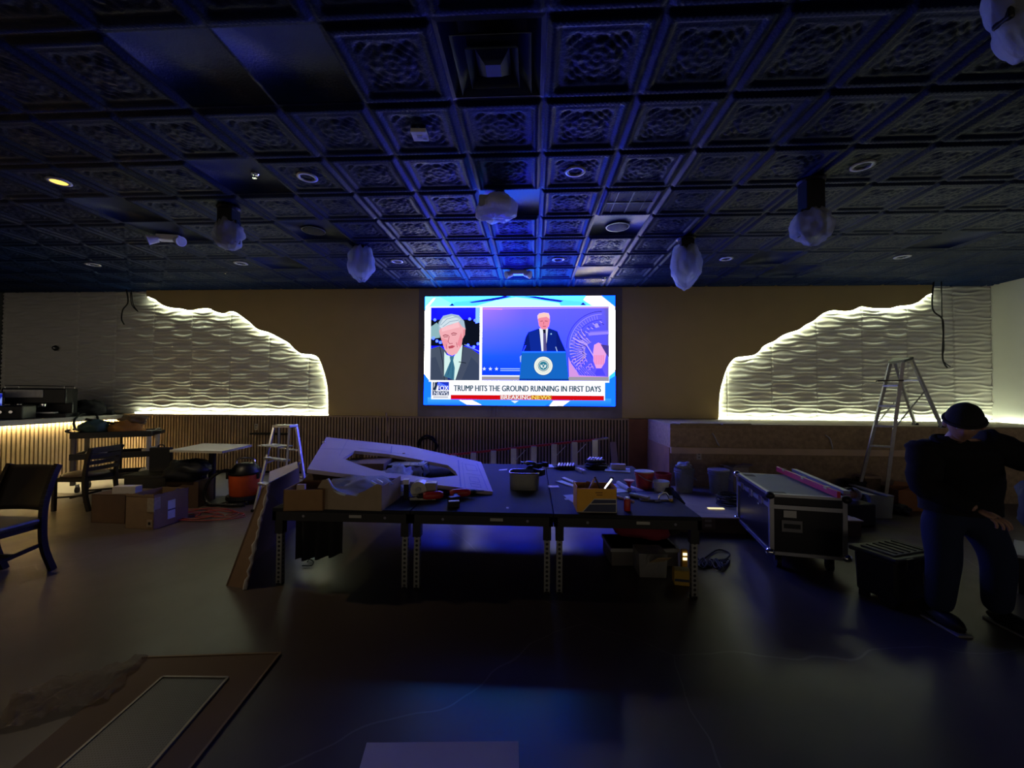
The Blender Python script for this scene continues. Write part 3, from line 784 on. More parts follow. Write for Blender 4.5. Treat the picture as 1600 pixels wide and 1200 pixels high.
# small wall fixtures
t = thing('wall_fitting', 'small round chrome fitting on the left wave cladding', 'fitting', OY(88, 544, 7.63))
obj('base_ring', MB().lathe([(.05, 0), (.055, .02), (.03, .03)], (0, 0, 0), 16, Matrix.Rotation(PI / 2, 4, 'X')), blackplastic, t)
obj('nozzle', MB().lathe([(.03, .03), (.035, .055), (.015, .07)], (0, 0, 0), 16, Matrix.Rotation(PI / 2, 4, 'X')), chrome, t)
def outlet(px, py, y, label, wd=.07, h=.115, m=None):
    t = thing('wall_outlet', label, 'outlet', OY(px, py, y))
    obj('cover_plate', MB().box((0, -.004, 0), (wd, .008, h)), m or mat('ivory_plate', (.6, .56, .46), .5), t, bevel=.002)
    for s in (-1, 1): obj('socket', MB().box((0, -.009, s * h * .2), (wd * .45, .003, h * .22)), mat('socket_grey', (.25, .23, .2), .5), t)
outlet(400.5, 667, SY - .022, 'ivory outlet plate on the slatted wainscot behind the small stepladder')
outlet(1092, 712, BOXY, 'ivory outlet plate on the strand board above the grey pails')
outlet(1106, 817, 4.72, 'brown outlet plate on the front of the low platform', .16, .13, mat('brown_plate', (.1, .07, .055), .6))
def cable(name, pts, r, m, label, n=6):
    if name == 'hanging_cable': pts[0].z = CZ + .005
    return tag(obj(name, MB().tube(catmull(pts, 6), r, n), m, smooth=True), label, 'cable')
cable('hanging_cable', [OY(x, y, 7.5) for x, y in ((197, 456), (200, 472), (192, 484), (190, 498), (194, 507))], .012, black, 'black cable hanging from the ceiling over the left wave cladding, leftmost strand with hooked end')
cable('hanging_cable', [OY(x, y, 7.5) for x, y in ((205, 456), (208, 475), (216, 487), (206, 476), (204, 457))], .008, black, 'thin black looped cable hanging from the ceiling above the left cladding')
cable('hanging_cable', [OY(x, y, 7.45) for x, y in ((1459, 450), (1457, 482), (1472, 498), (1474, 520), (1473, 560), (1480, 575))], .012, black, 'long black cable hanging down the right wave cladding')
cable('hanging_cable', [OY(x, y, 7.42) for x, y in ((1471, 450), (1472, 498), (1475, 540), (1473, 562), (1485, 573))], .008, black, 'thinner black cable twisted beside the long one on the right cladding')
cable('conduit_whip', [OY(x, y, BOXY - .03) for x, y in ((1113, 677), (1117, 683), (1120, 690), (1124, 697))], .009, mat('galvanised', (.6, .6, .6), .35, .7), 'short metal cable whip poking from the strand board near the pails')
cable('conduit_whip', [OY(x, y, BOXY - .03) for x, y in ((1290, 680), (1297, 686), (1300, 697), (1301, 702))], .009, MATS['galvanised'], 'short metal cable whip poking from the strand board left of the tall stepladder')

# ------------------------------------------------------------------ ceiling fittings
warmlit = emit('warm_downlight', (1.0, .58, .10), 2.2)
def downlight(px, py, label, lit=False, r=.088):
    p = OZ(px, py, CZ - .004); t = thing('downlight', label, 'ceiling light', p, 0, 'recessed downlights in the coffered ceiling')
    obj('trim_ring', MB().lathe([(r, .0), (r + .004, -.008), (r * .72, -.014), (r * .66, .0), (r * .64, .03)], n=28, ends=False), white, t, smooth=True)
    if lit:
        obj('lamp_lens', MB().lathe([(.001, -.010), (r * .7, -.010), (r * .7, .0), (.001, .0)], n=24), warmlit, t)
        sl = bpy.data.lights.new('downlight_beam', 'SPOT'); sl.energy = 95; sl.color = (1, .80, .52); sl.spot_size = 2.4; sl.spot_blend = .8; sl.shadow_soft_size = .06
        so = bpy.data.objects.new('downlight_beam', sl); COL.objects.link(so); so.parent = t; so.location = (0, 0, -.03)
    else:
        obj('lamp_lens', MB().lathe([(.001, .012), (r * .66, .012), (r * .66, .03)], n=24), mat('frosted_lens', (.4, .4, .42), .4), t)
downlight(92, 283, 'glowing warm recessed downlight over the bar side', True)
downlight(480, 276, 'unlit recessed downlight left of the air diffuser, in the second lit row')
downlight(899, 267, 'unlit recessed downlight right of the hanging projector')
downlight(1348, 258, 'unlit recessed downlight nearest the right side, above the rightmost hanging lamp')
downlight(145, 413, 'unlit recessed downlight far left, close to the back wall', r=.095)
downlight(376, 411, 'unlit recessed downlight close to the back wall, above the left boarding', r=.095)
downlight(620, 408, 'unlit recessed downlight beside the bagged spotlight left of the screen')
downlight(872, 405, 'unlit recessed downlight directly above the video wall')
downlight(1135, 404, 'unlit recessed downlight right of the bagged spotlight by the screen')
downlight(1410, 401, 'unlit recessed downlight above the right wave cladding', r=.095)

def bag_light(px, py, label, z, rad, hgt, seed, top_r=.1, stem=.2):
    # fixture hangs from the ceiling and is wrapped in clear plastic
    p = OZ(px, py, z); t = thing('spotlight', label, 'spotlight', (p.x, p.y, CZ), 0, 'moving head spotlights wrapped in plastic')
    zc = z - CZ
    obj('mount_plate', MB().lathe([(.11, -.002), (.12, -.03), (.10, -.06)], n=20), blackmetal, t)
    obj('yoke', MB().box((0, 0, zc / 2 + .02), (.20, .16, abs(zc) - .12)).box((-.11, 0, zc + .02), (.03, .09, .22)).box((.11, 0, zc + .02), (.03, .09, .22)), blackmetal, t, bevel=.01)
    obj('lamp_head', MB().lathe([(.07, -.13), (.085, -.10), (.085, .06), (.06, .11), (.03, .13)], (0, 0, zc), 20, Matrix.Translation((0, 0, 0))), blackplastic, t)
    obj('plastic_wrap', MB().blob((0, 0, zc - .02), (rad, rad, hgt), seed, .3, 1.7, fold=.30, n=44, m=26), bagfilm, t, smooth=True)
def px_light(px, py, yd, label, seed, rw, rh):   # px,py = bag centre, yd = distance
    q = OY(px, py, yd); z = q.z
    p = Vector((q.x, q.y, z)); t = thing('spotlight', label, 'spotlight', (q.x, q.y, CZ), 0, 'moving head spotlights wrapped in plastic')
    zc = z - CZ
    obj('mount_plate', MB().lathe([(.10, -.002), (.115, -.03), (.10, -.05)], n=20), blackmetal, t)
    obj('yoke', MB().box((0, 0, (zc - .04) / 2), (.16, .14, abs(zc) - .04)).box((-.10, 0, zc + .0), (.025, .08, .24)).box((.10, 0, zc + .0), (.025, .08, .24)), blackmetal, t, bevel=.01)
    obj('lamp_head', MB().lathe([(.065, -.14), (.08, -.11), (.08, .05), (.055, .11), (.03, .13)], (0, 0, zc), 20), blackplastic, t)
    obj('plastic_wrap', MB().blob((0, 0, zc - .015), (rw, rw, rh), seed, .22, 1.3, fold=.2, n=44, m=30), bagfilm, t, smooth=True)
px_light(357, 363, 4.16, 'plastic-wrapped spotlight hanging left, between downlight and emergency lamp', 2, .145, .16)
px_light(565, 408, 5.4, 'plastic-wrapped spotlight hanging close left of the video wall', 5, .17, .25)
px_light(1072, 412, 5.2, 'plastic-wrapped spotlight hanging close right of the video wall', 8, .19, .26)
px_light(1268, 349, 3.83, 'plastic-wrapped spotlight hanging right of centre under the dark ceiling', 11, .165, .17)
px_light(1604, -4, 1.9, 'large plastic-wrapped spotlight cut off by the top right corner', 14, .125, .22)
# projector wrapped in plastic
q = OY(772, 322, 3.95)
t = thing('projector', 'plastic-wrapped projector on a ceiling pole in front of the screen', 'projector', (q.x, q.y, CZ), .15)
zc = q.z - CZ
obj('ceiling_plate', MB().bx(-.09, .09, -.09, .09, -.02, -.001), blackmetal, t)
obj('pole', MB().cyl((0.06, 0, 0), (.06, 0, zc + .08), .022), blackmetal, t)
obj('body', MB().box((0, 0, zc), (.30, .26, .11)), greyplastic, t, bevel=.02)
def wrapfn(u, v):
    a = u * 2 * PI; h = v
    prof = [(.035, .17), (.05, .12), (.15, .07), (.20, .0), (.19, -.09), (.14, -.12), (.02, -.125)]
    k = h * (len(prof) - 1); i = min(int(k), len(prof) - 2); f = k - i
    r = prof[i][0] * (1 - f) + prof[i + 1][0] * f; z = prof[i][1] * (1 - f) + prof[i + 1][1] * f
    r *= 1 + .16 * noise.noise(Vector((math.cos(a) * 2.4, math.sin(a) * 2.4, z * 6)))
    return Vector((r * math.cos(a) + (.06 if h < .25 else .06 * max(0, 1 - h)), r * math.sin(a) * .9, zc + z + .02 * noise.noise(Vector((a * 2, z * 9, 1)))))
obj('plastic_wrap', MB().grid(wrapfn, 44, 24), film('milky_plastic_film', (.82, .84, .92), .12), t, smooth=True)
# air diffuser in the open tile
TX, TY = .058 - .61, 2.695 - .61
t = thing('air_diffuser', 'square stepped air diffuser in the ceiling nearest the camera', 'air vent', (TX + .305, TY + .305, CZ))
dm = mat('diffuser_paint', (.06, .08, .13), .35)
def frame_ring(ro, ri, zo, zi):
    m = MB(); a = [(s * ro, u * ro, zo) for s, u in ((-1, -1), (1, -1), (1, 1), (-1, 1))]; b = [(s * ri, u * ri, zi) for s, u in ((-1, -1), (1, -1), (1, 1), (-1, 1))]
    m.add(a + b, [(k, (k + 1) % 4, 4 + (k + 1) % 4, 4 + k) for k in range(4)]); return m
obj('outer_frame', frame_ring(.305, .28, 0, -.004), dm, t)
obj('duct_neck', frame_ring(.28, .20, -.004, .13), dm, t)
obj('duct_back', MB().bx(-.205, .205, -.205, .205, .13, .135), black, t)
for ro, ri, zo, zi in ((.225, .15, -.03, .05), (.15, .10, -.045, .04)): obj('louver_ring', frame_ring(ro, ri, zo, zi), dm, t, solid=.003)
m = MB(); m.add([(-.1, -.1, .0), (.1, -.1, .0), (.1, .1, .0), (-.1, .1, .0), (-.045, -.045, -.055), (.045, -.045, -.055), (.045, .045, -.055), (-.045, .045, -.055)], [(0, 1, 5, 4), (1, 2, 6, 5), (2, 3, 7, 6), (3, 0, 4, 7), (4, 5, 6, 7), (3, 2, 1, 0)])
obj('centre_cone', m, dm, t)
t = at('ceiling_sensor', 'small white square box fixed on a tile left of the diffuser', 'sensor', 656, 208, CZ - .02, .05)
obj('housing', MB().box((0, 0, -.012), (.115, .115, .03)), white, t, bevel=.004)
obj('label_print', MB().box((.0, -.0, -.0285), (.04, .03, .002)).box((.035, .03, -.0285), (.03, .006, .002)), greyplastic, t)
spkm = mat('speaker_grille', (.02, .022, .03), .7, bump=.5, bscale=400)
for px, py, lb in ((490, 360, 'round dark ceiling speaker set in the plain tile left of centre'), (965, 354, 'round dark ceiling speaker set in the lit plain tile right of centre')):
    t = at('ceiling_speaker', lb, 'speaker', px, py, CZ - .002, 0, 'flush ceiling speakers')
    obj('grille', MB().lathe([(.001, -.012), (.10, -.010), (.125, -.004)], n=32), spkm, t, smooth=True)
    obj('rim', MB().lathe([(.125, -.010), (.135, -.010), (.137, .0)], n=32, ends=False), dm, t)
for px, py, lb in ((398, 272, 'small round sprinkler cap on the plain tile left of the unlit downlight'), (943, 434, 'small sprinkler head on the plain tile above the screen'), (352, 424, 'small sprinkler head on a plain tile above the left tan boarding')):
    t = at('sprinkler_head', lb, 'sprinkler', px, py, CZ - .002)
    obj('escutcheon', MB().lathe([(.036, 0), (.03, -.008), (.012, -.012)], n=18), chrome, t)
    obj('deflector', MB().cyl((0, 0, -.01), (0, 0, -.035), .005).lathe([(.018, -.035), (.018, -.038)], n=12), chrome, t)
def emergency(px, py, label, rz):
    t = at('emergency_light', label, 'emergency light', px, py, CZ - .03, rz, 'two-headed emergency lights on the ceiling')
    obj('housing', MB().box((0, 0, -.01), (.26, .11, .07)), white, t, bevel=.01)
    for s in (-1, 1):
        h = obj('lamp_head', MB().cyl((s * .10, -.04, -.04), (s * .19, -.09, -.075), .04, .062, 18), white, t)
        obj('lens', MB().cyl((s * .187, -.088, -.074), (s * .193, -.092, -.077), .05, .05, 18), mat('clear_lens', (.6, .62, .65), .15), t)
emergency(265, 371, 'white two-headed emergency light on the ceiling far left', .2)
emergency(810, 425, 'two-headed emergency light on the ceiling right above the video wall', 0)
# square return grille with a cross of bars
t = thing('return_grille', 'square ceiling return grille with crossing bars right of the projector', 'air vent', (.058 + .61 * 1.5, 2.695 + .61 * 2.5, CZ - .004))
obj('mesh_panel', MB().box((0, 0, 0), (.585, .585, .006)), spkm, t)
obj('grille_bars', MB().box((0, 0, -.006), (.012, .58, .008)).box((0, 0, -.006), (.58, .012, .008)).box((-.15, 0, -.005), (.006, .58, .006)).box((.15, 0, -.005), (.006, .58, .006)), dm, t)

# ------------------------------------------------------------------ left side furniture
def dining_chair():
    t = thing('dining_chair', 'dark wooden dining chair with solid back panel, cut off by the left edge', 'chair', (-4.34, 3.08, 0), .02)
    wd = .43
    def post(s):
        m = MB(); pts = [(0, .27, 0), (0, .20, .22), (0, .185, .45), (0, .20, .62), (0, .25, .80), (0, .29, .90)]
        pts = catmull([(s * wd / 2 + p[0], p[1], p[2]) for p in pts], 5)
        for a, b in zip(pts, pts[1:]): m.bar(a, b, .034, .045)
        return m
    for s in (-1, 1):
        obj('rear_leg', post(s), wooddark, t)
        obj('front_leg', MB().bar((s * .2, -.20, 0), (s * .205, -.20, .42), .038, .038), wooddark, t, bevel=.004)
        obj('side_stretcher', MB().bar((s * .205, -.19, .19), (s * .21, .20, .25), .02, .028), wooddark, t)
    obj('cross_stretcher', MB().bar((-.2, .0, .22), (.2, .0, .22), .02, .028), wooddark, t)
    obj('apron', MB().bx(-.205, .205, -.21, .19, .385, .425), wooddark, t)
    obj('seat', MB().box((0, -.01, .45), (.45, .45, .05)), mat('black_vinyl', (.018, .018, .02), .45), t, bevel=.02)
    def bk(u, v):
        z = .53 + v * .36; y = .195 + .10 * v ** 1.2 + .03 * (1 - (2 * u - 1) ** 2)
        return Vector(((u - .5) * (wd - .02), y, z))
    obj('backrest', MB().grid(bk, 10, 8), wooddark, t, solid=.02, smooth=True)
    return t
dining_chair()
def ladder_chair():
    t = thing('dining_chair', 'dark ladder-back dining chair with padded seat in front of the utility cart', 'chair', OZ(134, 792, 0), -1.5)
    wd = .42
    for s in (-1, 1):
        m = MB(); pts = catmull([(s * wd / 2, .25, 0), (s * wd / 2, .19, .25), (s * wd / 2, .185, .45), (s * wd / 2, .22, .68), (s * wd / 2, .26, .80)], 4)
        for a, b in zip(pts, pts[1:]): m.bar(a, b, .034, .042)
        obj('rear_leg', m, wooddark, t)
        obj('front_leg', MB().bar((s * .2, -.2, 0), (s * .2, -.2, .42), .036, .036), wooddark, t)
    for k in range(4):
        z = .53 + k * .08
        m = MB(); pts = [(-.2 + .4 * i / 6, .205 + (z - .5) * .2 + .02 * (1 - (2 * i / 6 - 1) ** 2), z) for i in range(7)]
        for a, b in zip(pts, pts[1:]): m.bar(a, b, .014, .05 if k < 3 else .075)
        obj('back_slat', m, wooddark, t)
    obj('apron', MB().bx(-.2, .2, -.21, .18, .37, .42), wooddark, t)
    obj('seat', MB().blob((0, -.01, .44), (.235, .235, .045), 1, .03, n=32), mat('brown_vinyl', (.07, .045, .03), .35), t, smooth=True)
    obj('stretcher', MB().bar((-.2, 0, .17), (.2, 0, .17), .02, .025).bar((-.2, -.2, .17), (-.2, .2, .2), .02, .02).bar((.2, -.2, .17), (.2, .2, .2), .02, .02), wooddark, t)
ladder_chair()
def utility_cart():
    # corners on the floor seen at left and right of the cart
    a = OY(98, 690, 5.75); b = OY(222, 690, 6.2)
    c = Vector(((a.x + b.x) / 2, (a.y + b.y) / 2 + .22, 0)); L_ = math.hypot(b.x - a.x, b.y - a.y)
    rz = math.atan2(b.y - a.y, b.x - a.x)
    t = thing('utility_cart', 'black plastic utility cart with three shelves standing before the bar', 'cart', c, rz)
    W2, D2 = L_ / 2, .23
    for k, z in enumerate((.18, .50, .82)):
        m = MB(); m.bx(-W2, W2, -D2, D2, z, z + .025)
        for y in (-D2, D2): m.bx(-W2 - .02, W2 + .02, y - .015, y + .015, z, z + .09)
        for x in (-W2, W2): m.bx(x - .015, x + .015, -D2, D2, z, z + .09)
        obj('shelf', m, blackplastic, t, bevel=.006)
    for sx in (-1, 1):
        for sy in (-1, 1): obj('upright', MB().box((sx * (W2 - .02), sy * (D2 - .02), .52), (.055, .055, .80)), dullalu if sx > 0 else mat('smoked_post', (.06, .055, .05), .4), t, bevel=.01)
    for sy in (-1, 1): obj('handle', MB().tube(catmull([(-W2, sy * D2 * .8, .90), (-W2 - .08, sy * D2 * .8, .93), (-W2 - .09, sy * D2 * .3, .94)], 4), .016, 8), blackplastic, t)
    for sx in (-1, 1):
        for sy in (-1, 1):
            w_ = obj('caster', MB().box((sx * (W2 - .06), sy * (D2 - .05), .10), (.03, .05, .05)), greyplastic, t)
            obj('wheel', MB().cyl((sx * (W2 - .06) - .015, sy * (D2 - .05), .05), (sx * (W2 - .06) + .015, sy * (D2 - .05), .05), .05, n=18), black, w_)
    T_ = Matrix.Translation(c) @ Matrix.Rotation(rz, 4, 'Z')
    return T_, W2, D2
CT, cw, cdp = utility_cart()
def onc(x, y, z): return CT @ Vector((x, y, z))
tag(obj('tool_bag', MB().blob(onc(-.28, 0, .95), (.20, .16, .13), 3, .3, zmin=.847), mat('teal_cloth', (.02, .055, .065), .8), smooth=True), 'dark teal cloth bag on the top shelf of the utility cart', 'bag')
tag(obj('rag_pile', MB().blob(onc(.10, -.02, .94), (.27, .17, .12), 6, .4, fold=.2, zmin=.847), mat('ochre_cloth', (.30, .14, .03), .9, var=.5, scale=9), smooth=True), 'ochre rags heaped on the top shelf of the utility cart', 'rags')
tag(obj('rag', MB().blob(onc(.19, .0, 1.07), (.20, .13, .08), 12, .45, fold=.3), mat('brown_cloth', (.13, .09, .05), .9, var=.6, scale=14), smooth=True), 'brown patterned rag lying on top of the ochre rags', 'rags')
tag(obj('black_tube', MB().tube([onc(-.38, -.02, 1.10), onc(-.05, .0, 1.02)], .018, 10), black), 'black straight tube resting across the teal bag', 'tube')
tag(obj('plastic_tray', MB().bx(.0, .30, -.1, .1, 0, .05), blackplastic), 'dark plastic tray at the right end of the top cart shelf', 'tray')
bpy.data.objects['plastic_tray'].matrix_world = CT @ Matrix.Translation((.26, 0, .847))
for k, (x, z, l_) in enumerate(((-.25, .525, 'white folded cloth on the middle shelf, left end'), (.42, .525, 'white folded cloth on the middle cart shelf, right end'), (.40, .205, 'white folded cloth on the bottom shelf of the cart'))):
    tag(obj('folded_cloth', MB().blob(onc(x, 0, z + .05), (.13, .12, .05), 20 + k, .25, zmin=z), mat('white_cloth', (.5, .48, .45), .9), smooth=True), l_, 'cloth', 'white cloths on the cart')
# square pedestal table
t = thing('pedestal_table', 'square pale-topped pedestal table in front of the slatted wainscot', 'table', (0, 0, 0))
z_ = .76
C_ = [OZ(265, 703, z_), OZ(347, 705, z_), OZ(394, 694.5, z_), OZ(318, 692.5, z_)]
cc = sum(C_, Vector()) / 4; t.location = (cc.x, cc.y, 0)
obj('table_top', MB().prism([p - Vector((cc.x, cc.y, 0)) - Vector((0, 0, .03)) for p in C_], (0, 0, .03)), mat('pale_laminate', (.42, .40, .33), .35), t)
obj('column', MB().cyl((0, 0, .03), (0, 0, .73), .045, n=20), wooddark, t)
obj('foot_plate', MB().lathe([(.26, 0), (.26, .012), (.06, .03)], n=28), blackmetal, t)

def carton(name, label, cat, c, s, rz, m, h=None, flaps=True, thick=.006, open_=True):
    t = thing(name, label, cat, c, rz); x, y, z = s[0] / 2, s[1] / 2, s[2]
    b = MB(); b.bx(-x, x, -y, y, 0, thick); b.bx(-x, x, -y, -y + thick, 0, z); b.bx(-x, x, y - thick, y, 0, z); b.bx(-x, -x + thick, -y, y, 0, z); b.bx(x - thick, x, -y, y, 0, z)
    if not open_: b.bx(-x, x, -y, y, z - thick, z)
    obj('box_body', b, m, t)
    if flaps:
        for k, (a, bb, dx, dy) in enumerate((((-x, -y), (x, -y), 0, -1), ((x, -y), (x, y), 1, 0), ((x, y), (-x, y), 0, 1), ((-x, y), (-x, -y), -1, 0))):
            lp = [.07, .05, -.02, .03][k]; ln = min(s[0], s[1]) * .42
            A = Vector((*a, z)); B_ = Vector((*bb, z)); d = Vector((dx * .75, dy * .75, lp * 6)).normalized() * ln
            obj('flap', MB().prism([A, B_, B_ + d * .95, A + d * .95], Vector((0, 0, thick))), m, t)
    return t
cbx = OZ(246, 818, 0)
t = carton('cardboard_box', 'open brown cardboard box with a taped corner and white label on the floor', 'box', OZ(241, 829, 0) + Vector((-.19, .24, 0)), (.36, .42, .37), -.08, cardboard, flaps=False)
obj('torn_rim', MB().grid(lambda u, v: Vector((-.18 + .36 * u, -.213, .365 + v * (.025 + .03 * noise.noise(Vector((u * 9, 2, 1)))))), 30, 1).grid(lambda u, v: Vector((.183, -.21 + .42 * u, .365 + v * (.02 + .04 * noise.noise(Vector((u * 7, 5, 3)))))), 30, 1), cardboard, t)
obj('shipping_label', MB().bx(.181, .185, -.05, .04, .07, .28), mat('label_blue_white', (.55, .58, .7), .7), t)
obj('label_stripe', MB().bx(.185, .1865, -.05, .04, .165, .18), navyink, t)
obj('tape_patch', MB().bx(.10, .186, -.215, -.205, .20, .35).bx(.18, .186, -.21, -.14, .22, .35), mat('torn_tape', (.30, .25, .18), .6, var=.4, scale=40), t)
obj('printed_mark', MB().bx(.10, .165, -.2135, -.21, .03, .11), mat('printed_sticker', (.30, .22, .15), .7), t)
obj('printed_symbol', MB().box((.132, -.2145, .07), (.03, .002, .03)), black, t)
carton('cardboard_box', 'dark closed carton on the floor left of the open cardboard box', 'box', OZ(168, 818, 0) + Vector((0, .18, 0)), (.44, .34, .33), -.05, darkcard, flaps=False, open_=False)
p = OZ(262, 800, 0) + Vector((.0, .34, 0))
t = carton('cardboard_box', 'tall brown carton behind the open box, carrying the black garbage bag', 'box', p, (.42, .3, .34), .1, darkcard, flaps=False, open_=False)
tag(obj('garbage_bag', MB().blob(p + Vector((-.04, 0, .46)), (.30, .22, .15), 31, .3, fold=.18, zmin=.341), mat('bag_plastic', (.006, .007, .01), .55, spec=.3, bump=.3, bscale=12), smooth=True), 'black garbage bag heaped on the tall brown carton', 'bag')
p2 = OZ(195, 800, 0) + Vector((0, .42, 0))
t = thing('storage_crate', 'black crate holding folders behind the dark carton', 'crate', p2, .1)
obj('crate_body', MB().bx(-.27, .27, -.18, .18, 0, .42), blackplastic, t, bevel=.01)
obj('rim', MB().bx(-.285, .285, -.195, .195, .38, .42), blackplastic, t, bevel=.005)
t = thing('laptop_case', 'flat black case standing upright behind the dark carton', 'case', p2 + Vector((.02, .05, .42)), .12)
obj('shell', MB().bx(-.14, .14, -.03, .03, .0, .34), blackcloth, t, bevel=.015)
obj('handle', MB().tube(catmull([(-.04, 0, .34), (-.03, 0, .37), (.03, 0, .37), (.04, 0, .34)], 4), .008), black, t)
q = OZ(191, 768, .36) ; 
t = thing('white_panel_box', 'small white box lying on the dark carton', 'box', OZ(168, 818, 0) + Vector((.13, .10, .332)), .1)
obj('box_body', MB().bx(-.13, .13, -.05, .05, 0, .085), mat('offwhite_card', (.45, .42, .40), .7), t, bevel=.003)

# wet vacuum with hose
vp = OZ(362, 792, 0) + Vector((0, .25, 0))
t = thing('shop_vacuum', 'orange wet vacuum with black lid and coiled hose beside the small stepladder', 'vacuum cleaner', vp, .15)
obj('tank', MB().lathe([(.17, .10), (.185, .12), (.20, .38), (.205, .40)], n=32), orangeplastic, t, smooth=True)
obj('lid', MB().lathe([(.21, .40), (.21, .43), (.15, .50), (.12, .54), (.05, .55)], n=32), blackplastic, t, smooth=True)
obj('carry_handle', MB().tube(catmull([(-.12, 0, .5), (-.10, 0, .60), (.10, 0, .60), (.12, 0, .5)], 5), .012), chrome, t)
obj('dolly', MB().lathe([(.22, .05), (.23, .07), (.22, .11)], n=28), black, t)
for k in range(5):
    a = k * 2 * PI / 5 + .3; c_ = obj('caster', MB().cyl((.21 * math.cos(a) - .012, .21 * math.sin(a), .03), (.21 * math.cos(a) + .012, .21 * math.sin(a), .03), .03, n=14), black, t)
for s in (-1, 1): obj('lid_latch', MB().box((s * .2, -.06, .38), (.03, .04, .09)), blackplastic, t, bevel=.005)
hp = [(-.1, -.1, .44), (-.22, -.12, .46), (-.36, -.16, .36), (-.42, -.18, .18), (-.36, -.20, .04), (-.2, -.24, .028), (.0, -.27, .028), (.14, -.27, .03)]
pts = catmull(hp, 14); obj('hose', MB().tube(pts, .02, 10, rs=[.02 + (.003 if i % 2 else 0) for i in range(len(pts))]), blackplastic, t)
random.seed(5)
cpts = []
for k in range(60):
    a = k * .55; r_ = .18 + .03 * math.sin(k * 1.7) + .1 * math.sin(k * .37)
    cpts.append(OZ(318, 806, 0) + Vector((r_ * 1.6 * math.cos(a) + k * .002, r_ * .9 * math.sin(a), .012 + .006 * (k % 3))))
tag(obj('extension_cord', MB().tube(catmull(cpts, 3), .006, 6), mat('red_orange_rubber', (.25, .03, .02), .5), smooth=True), 'red orange extension cord coiled on the floor beside the open box', 'cord')

# ------------------------------------------------------------------ step ladders
def stepladder(label, F0, F1, B0, B1, TF0, TF1, TB0, TB1, steps, m, shelf=None, rail=.028, name='stepladder', backs=(.35, .7)):
    t = thing(name, label, 'ladder', (F0 + F1) / 2); o_ = (F0 + F1) / 2
    L = lambda p: p - o_
    for a, b in ((F0, TF0), (F1, TF1)):
        obj('front_rail', MB().bar(L(a), L(b), rail * .8, rail * 1.3), m, t)
    for a, b in ((B0, TB0), (B1, TB1)): obj('rear_rail', MB().bar(L(a), L(b), rail, rail * 1.3), m, t)
    dirn = ((F0 + F1) / 2 - (B0 + B1) / 2); dirn.z = 0; dirn.normalize()
    for f in steps:
        a, b = F0.lerp(TF0, f), F1.lerp(TF1, f)
        obj('step', MB().bar(L(a), L(b), .085, .022, up=(0, 0, 1)), m, t)
    for f in backs:
        obj('rear_brace', MB().bar(L(B0.lerp(TB0, f)), L(B1.lerp(TB1, f)), .02, .02), m, t)
    for a, b, c, d in ((F0, TF0, B0, TB0), (F1, TF1, B1, TB1)):
        obj('spreader', MB().bar(L(a.lerp(b, .55)), L(c.lerp(d, .55)), .006, .02), m, t)
    tc = (TF0 + TF1 + TB0 + TB1) / 4
    ex = (TF1 - TF0).normalized() * .03; ey = ((TB0 - TF0).normalized()) * .02
    obj('top_cap', MB().prism([L(TF0) - ex - ey, L(TF1) + ex - ey, L(TB1) + ex + ey, L(TB0) - ex + ey], (0, 0, .035)), shelf or m, t, bevel=.004)
    for p in (F0, F1, B0, B1): obj('rubber_foot', MB().box(L(p) + Vector((0, 0, .015)), (.05, .06, .03)), black, t)
    return t, L
hz = 1.06
tf0, tf1 = OY(428, 668, 5.60), OY(452, 668, 5.35); tb0, tb1 = OY(436, 667, 5.72), OY(463, 667, 5.47)
f0 = OZ(397, 799, 0); f1 = OZ(442, 815, 0); b0 = OZ(434, 775, 0); b1 = OZ(482, 792, 0)
t, L = stepladder('short aluminium stepladder standing left of the work table, by the orange vacuum', f0, f1, b0, b1, tf0, tf1, tb0, tb1, (.32, .62), alu)
a, b = f0.lerp(tf0, .78), f1.lerp(tf1, .78)
obj('paint_shelf', MB().bar(L(a) + Vector((-.06, -.02, 0)), L(b) + Vector((-.02, -.02, 0)), .2, .015), dullalu, t)
F0, F1 = OZ(1336, 789, 0), OZ(1382, 793, 0)
TF0, TF1 = OY(1391, 568, 6.05), OY(1411, 566, 5.85); TB0, TB1 = OY(1397, 563, 6.15), OY(1424, 562, 5.98)
B0 = OZ(1430, 664, LEDGE - .003); B1 = OZ(1472, 668, LEDGE - .003)
t, L = stepladder('tall stepladder with its rear feet on the plywood shelf, right of the flight case', F0, F1, B0, B1, TF0, TF1, TB0, TB1, (.42, .56, .70, .84), dullalu, shelf=blackplastic, rail=.03)
a, b = F0.lerp(TF0, .86), F1.lerp(TF1, .86)
obj('tool_tray', MB().prism([L(a) + Vector((-.2, -.12, .02)), L(b) + Vector((-.04, -.1, .02)), L(b) + Vector((.1, .15, .02)), L(a) + Vector((-.05, .1, .02))], (0, 0, .02)), blackplastic, t)
# red fibreglass ladder lying along the wall
t = thing('stepladder', 'red fibreglass ladder lying on its side along the slatted wainscot', 'ladder', (0, 7.15, 0))
A, B = Vector((-1.55, 0, .44)), Vector((1.22, 0, .77))
A2, B2 = Vector((-1.55, 0, .03)), Vector((1.22, 0, .03))
obj('upper_rail', MB().bar(A, B, .03, .035), redpaint, t); obj('lower_rail', MB().bar(A2, B2, .03, .035), redpaint, t)
obj('rail_end_cap', MB().bar(B - Vector((.16, 0, .02)), B + Vector((.07, 0, .01)), .045, .03), dullalu, t)
for k in range(8):
    f = .06 + k * .126; p, q = A2.lerp(B2, f), A.lerp(B, f)
    obj('step', MB().box(((p.x + q.x) / 2, -.02, (p.z + q.z) / 2), (.095, .07, q.z - p.z)), alu, t)
    if k in (3, 5, 6): obj('step_brace', MB().bar(q + Vector((.2, -.01, -.03)), q + Vector((.05, -.01, -.19)), .02, .01), alu, t)
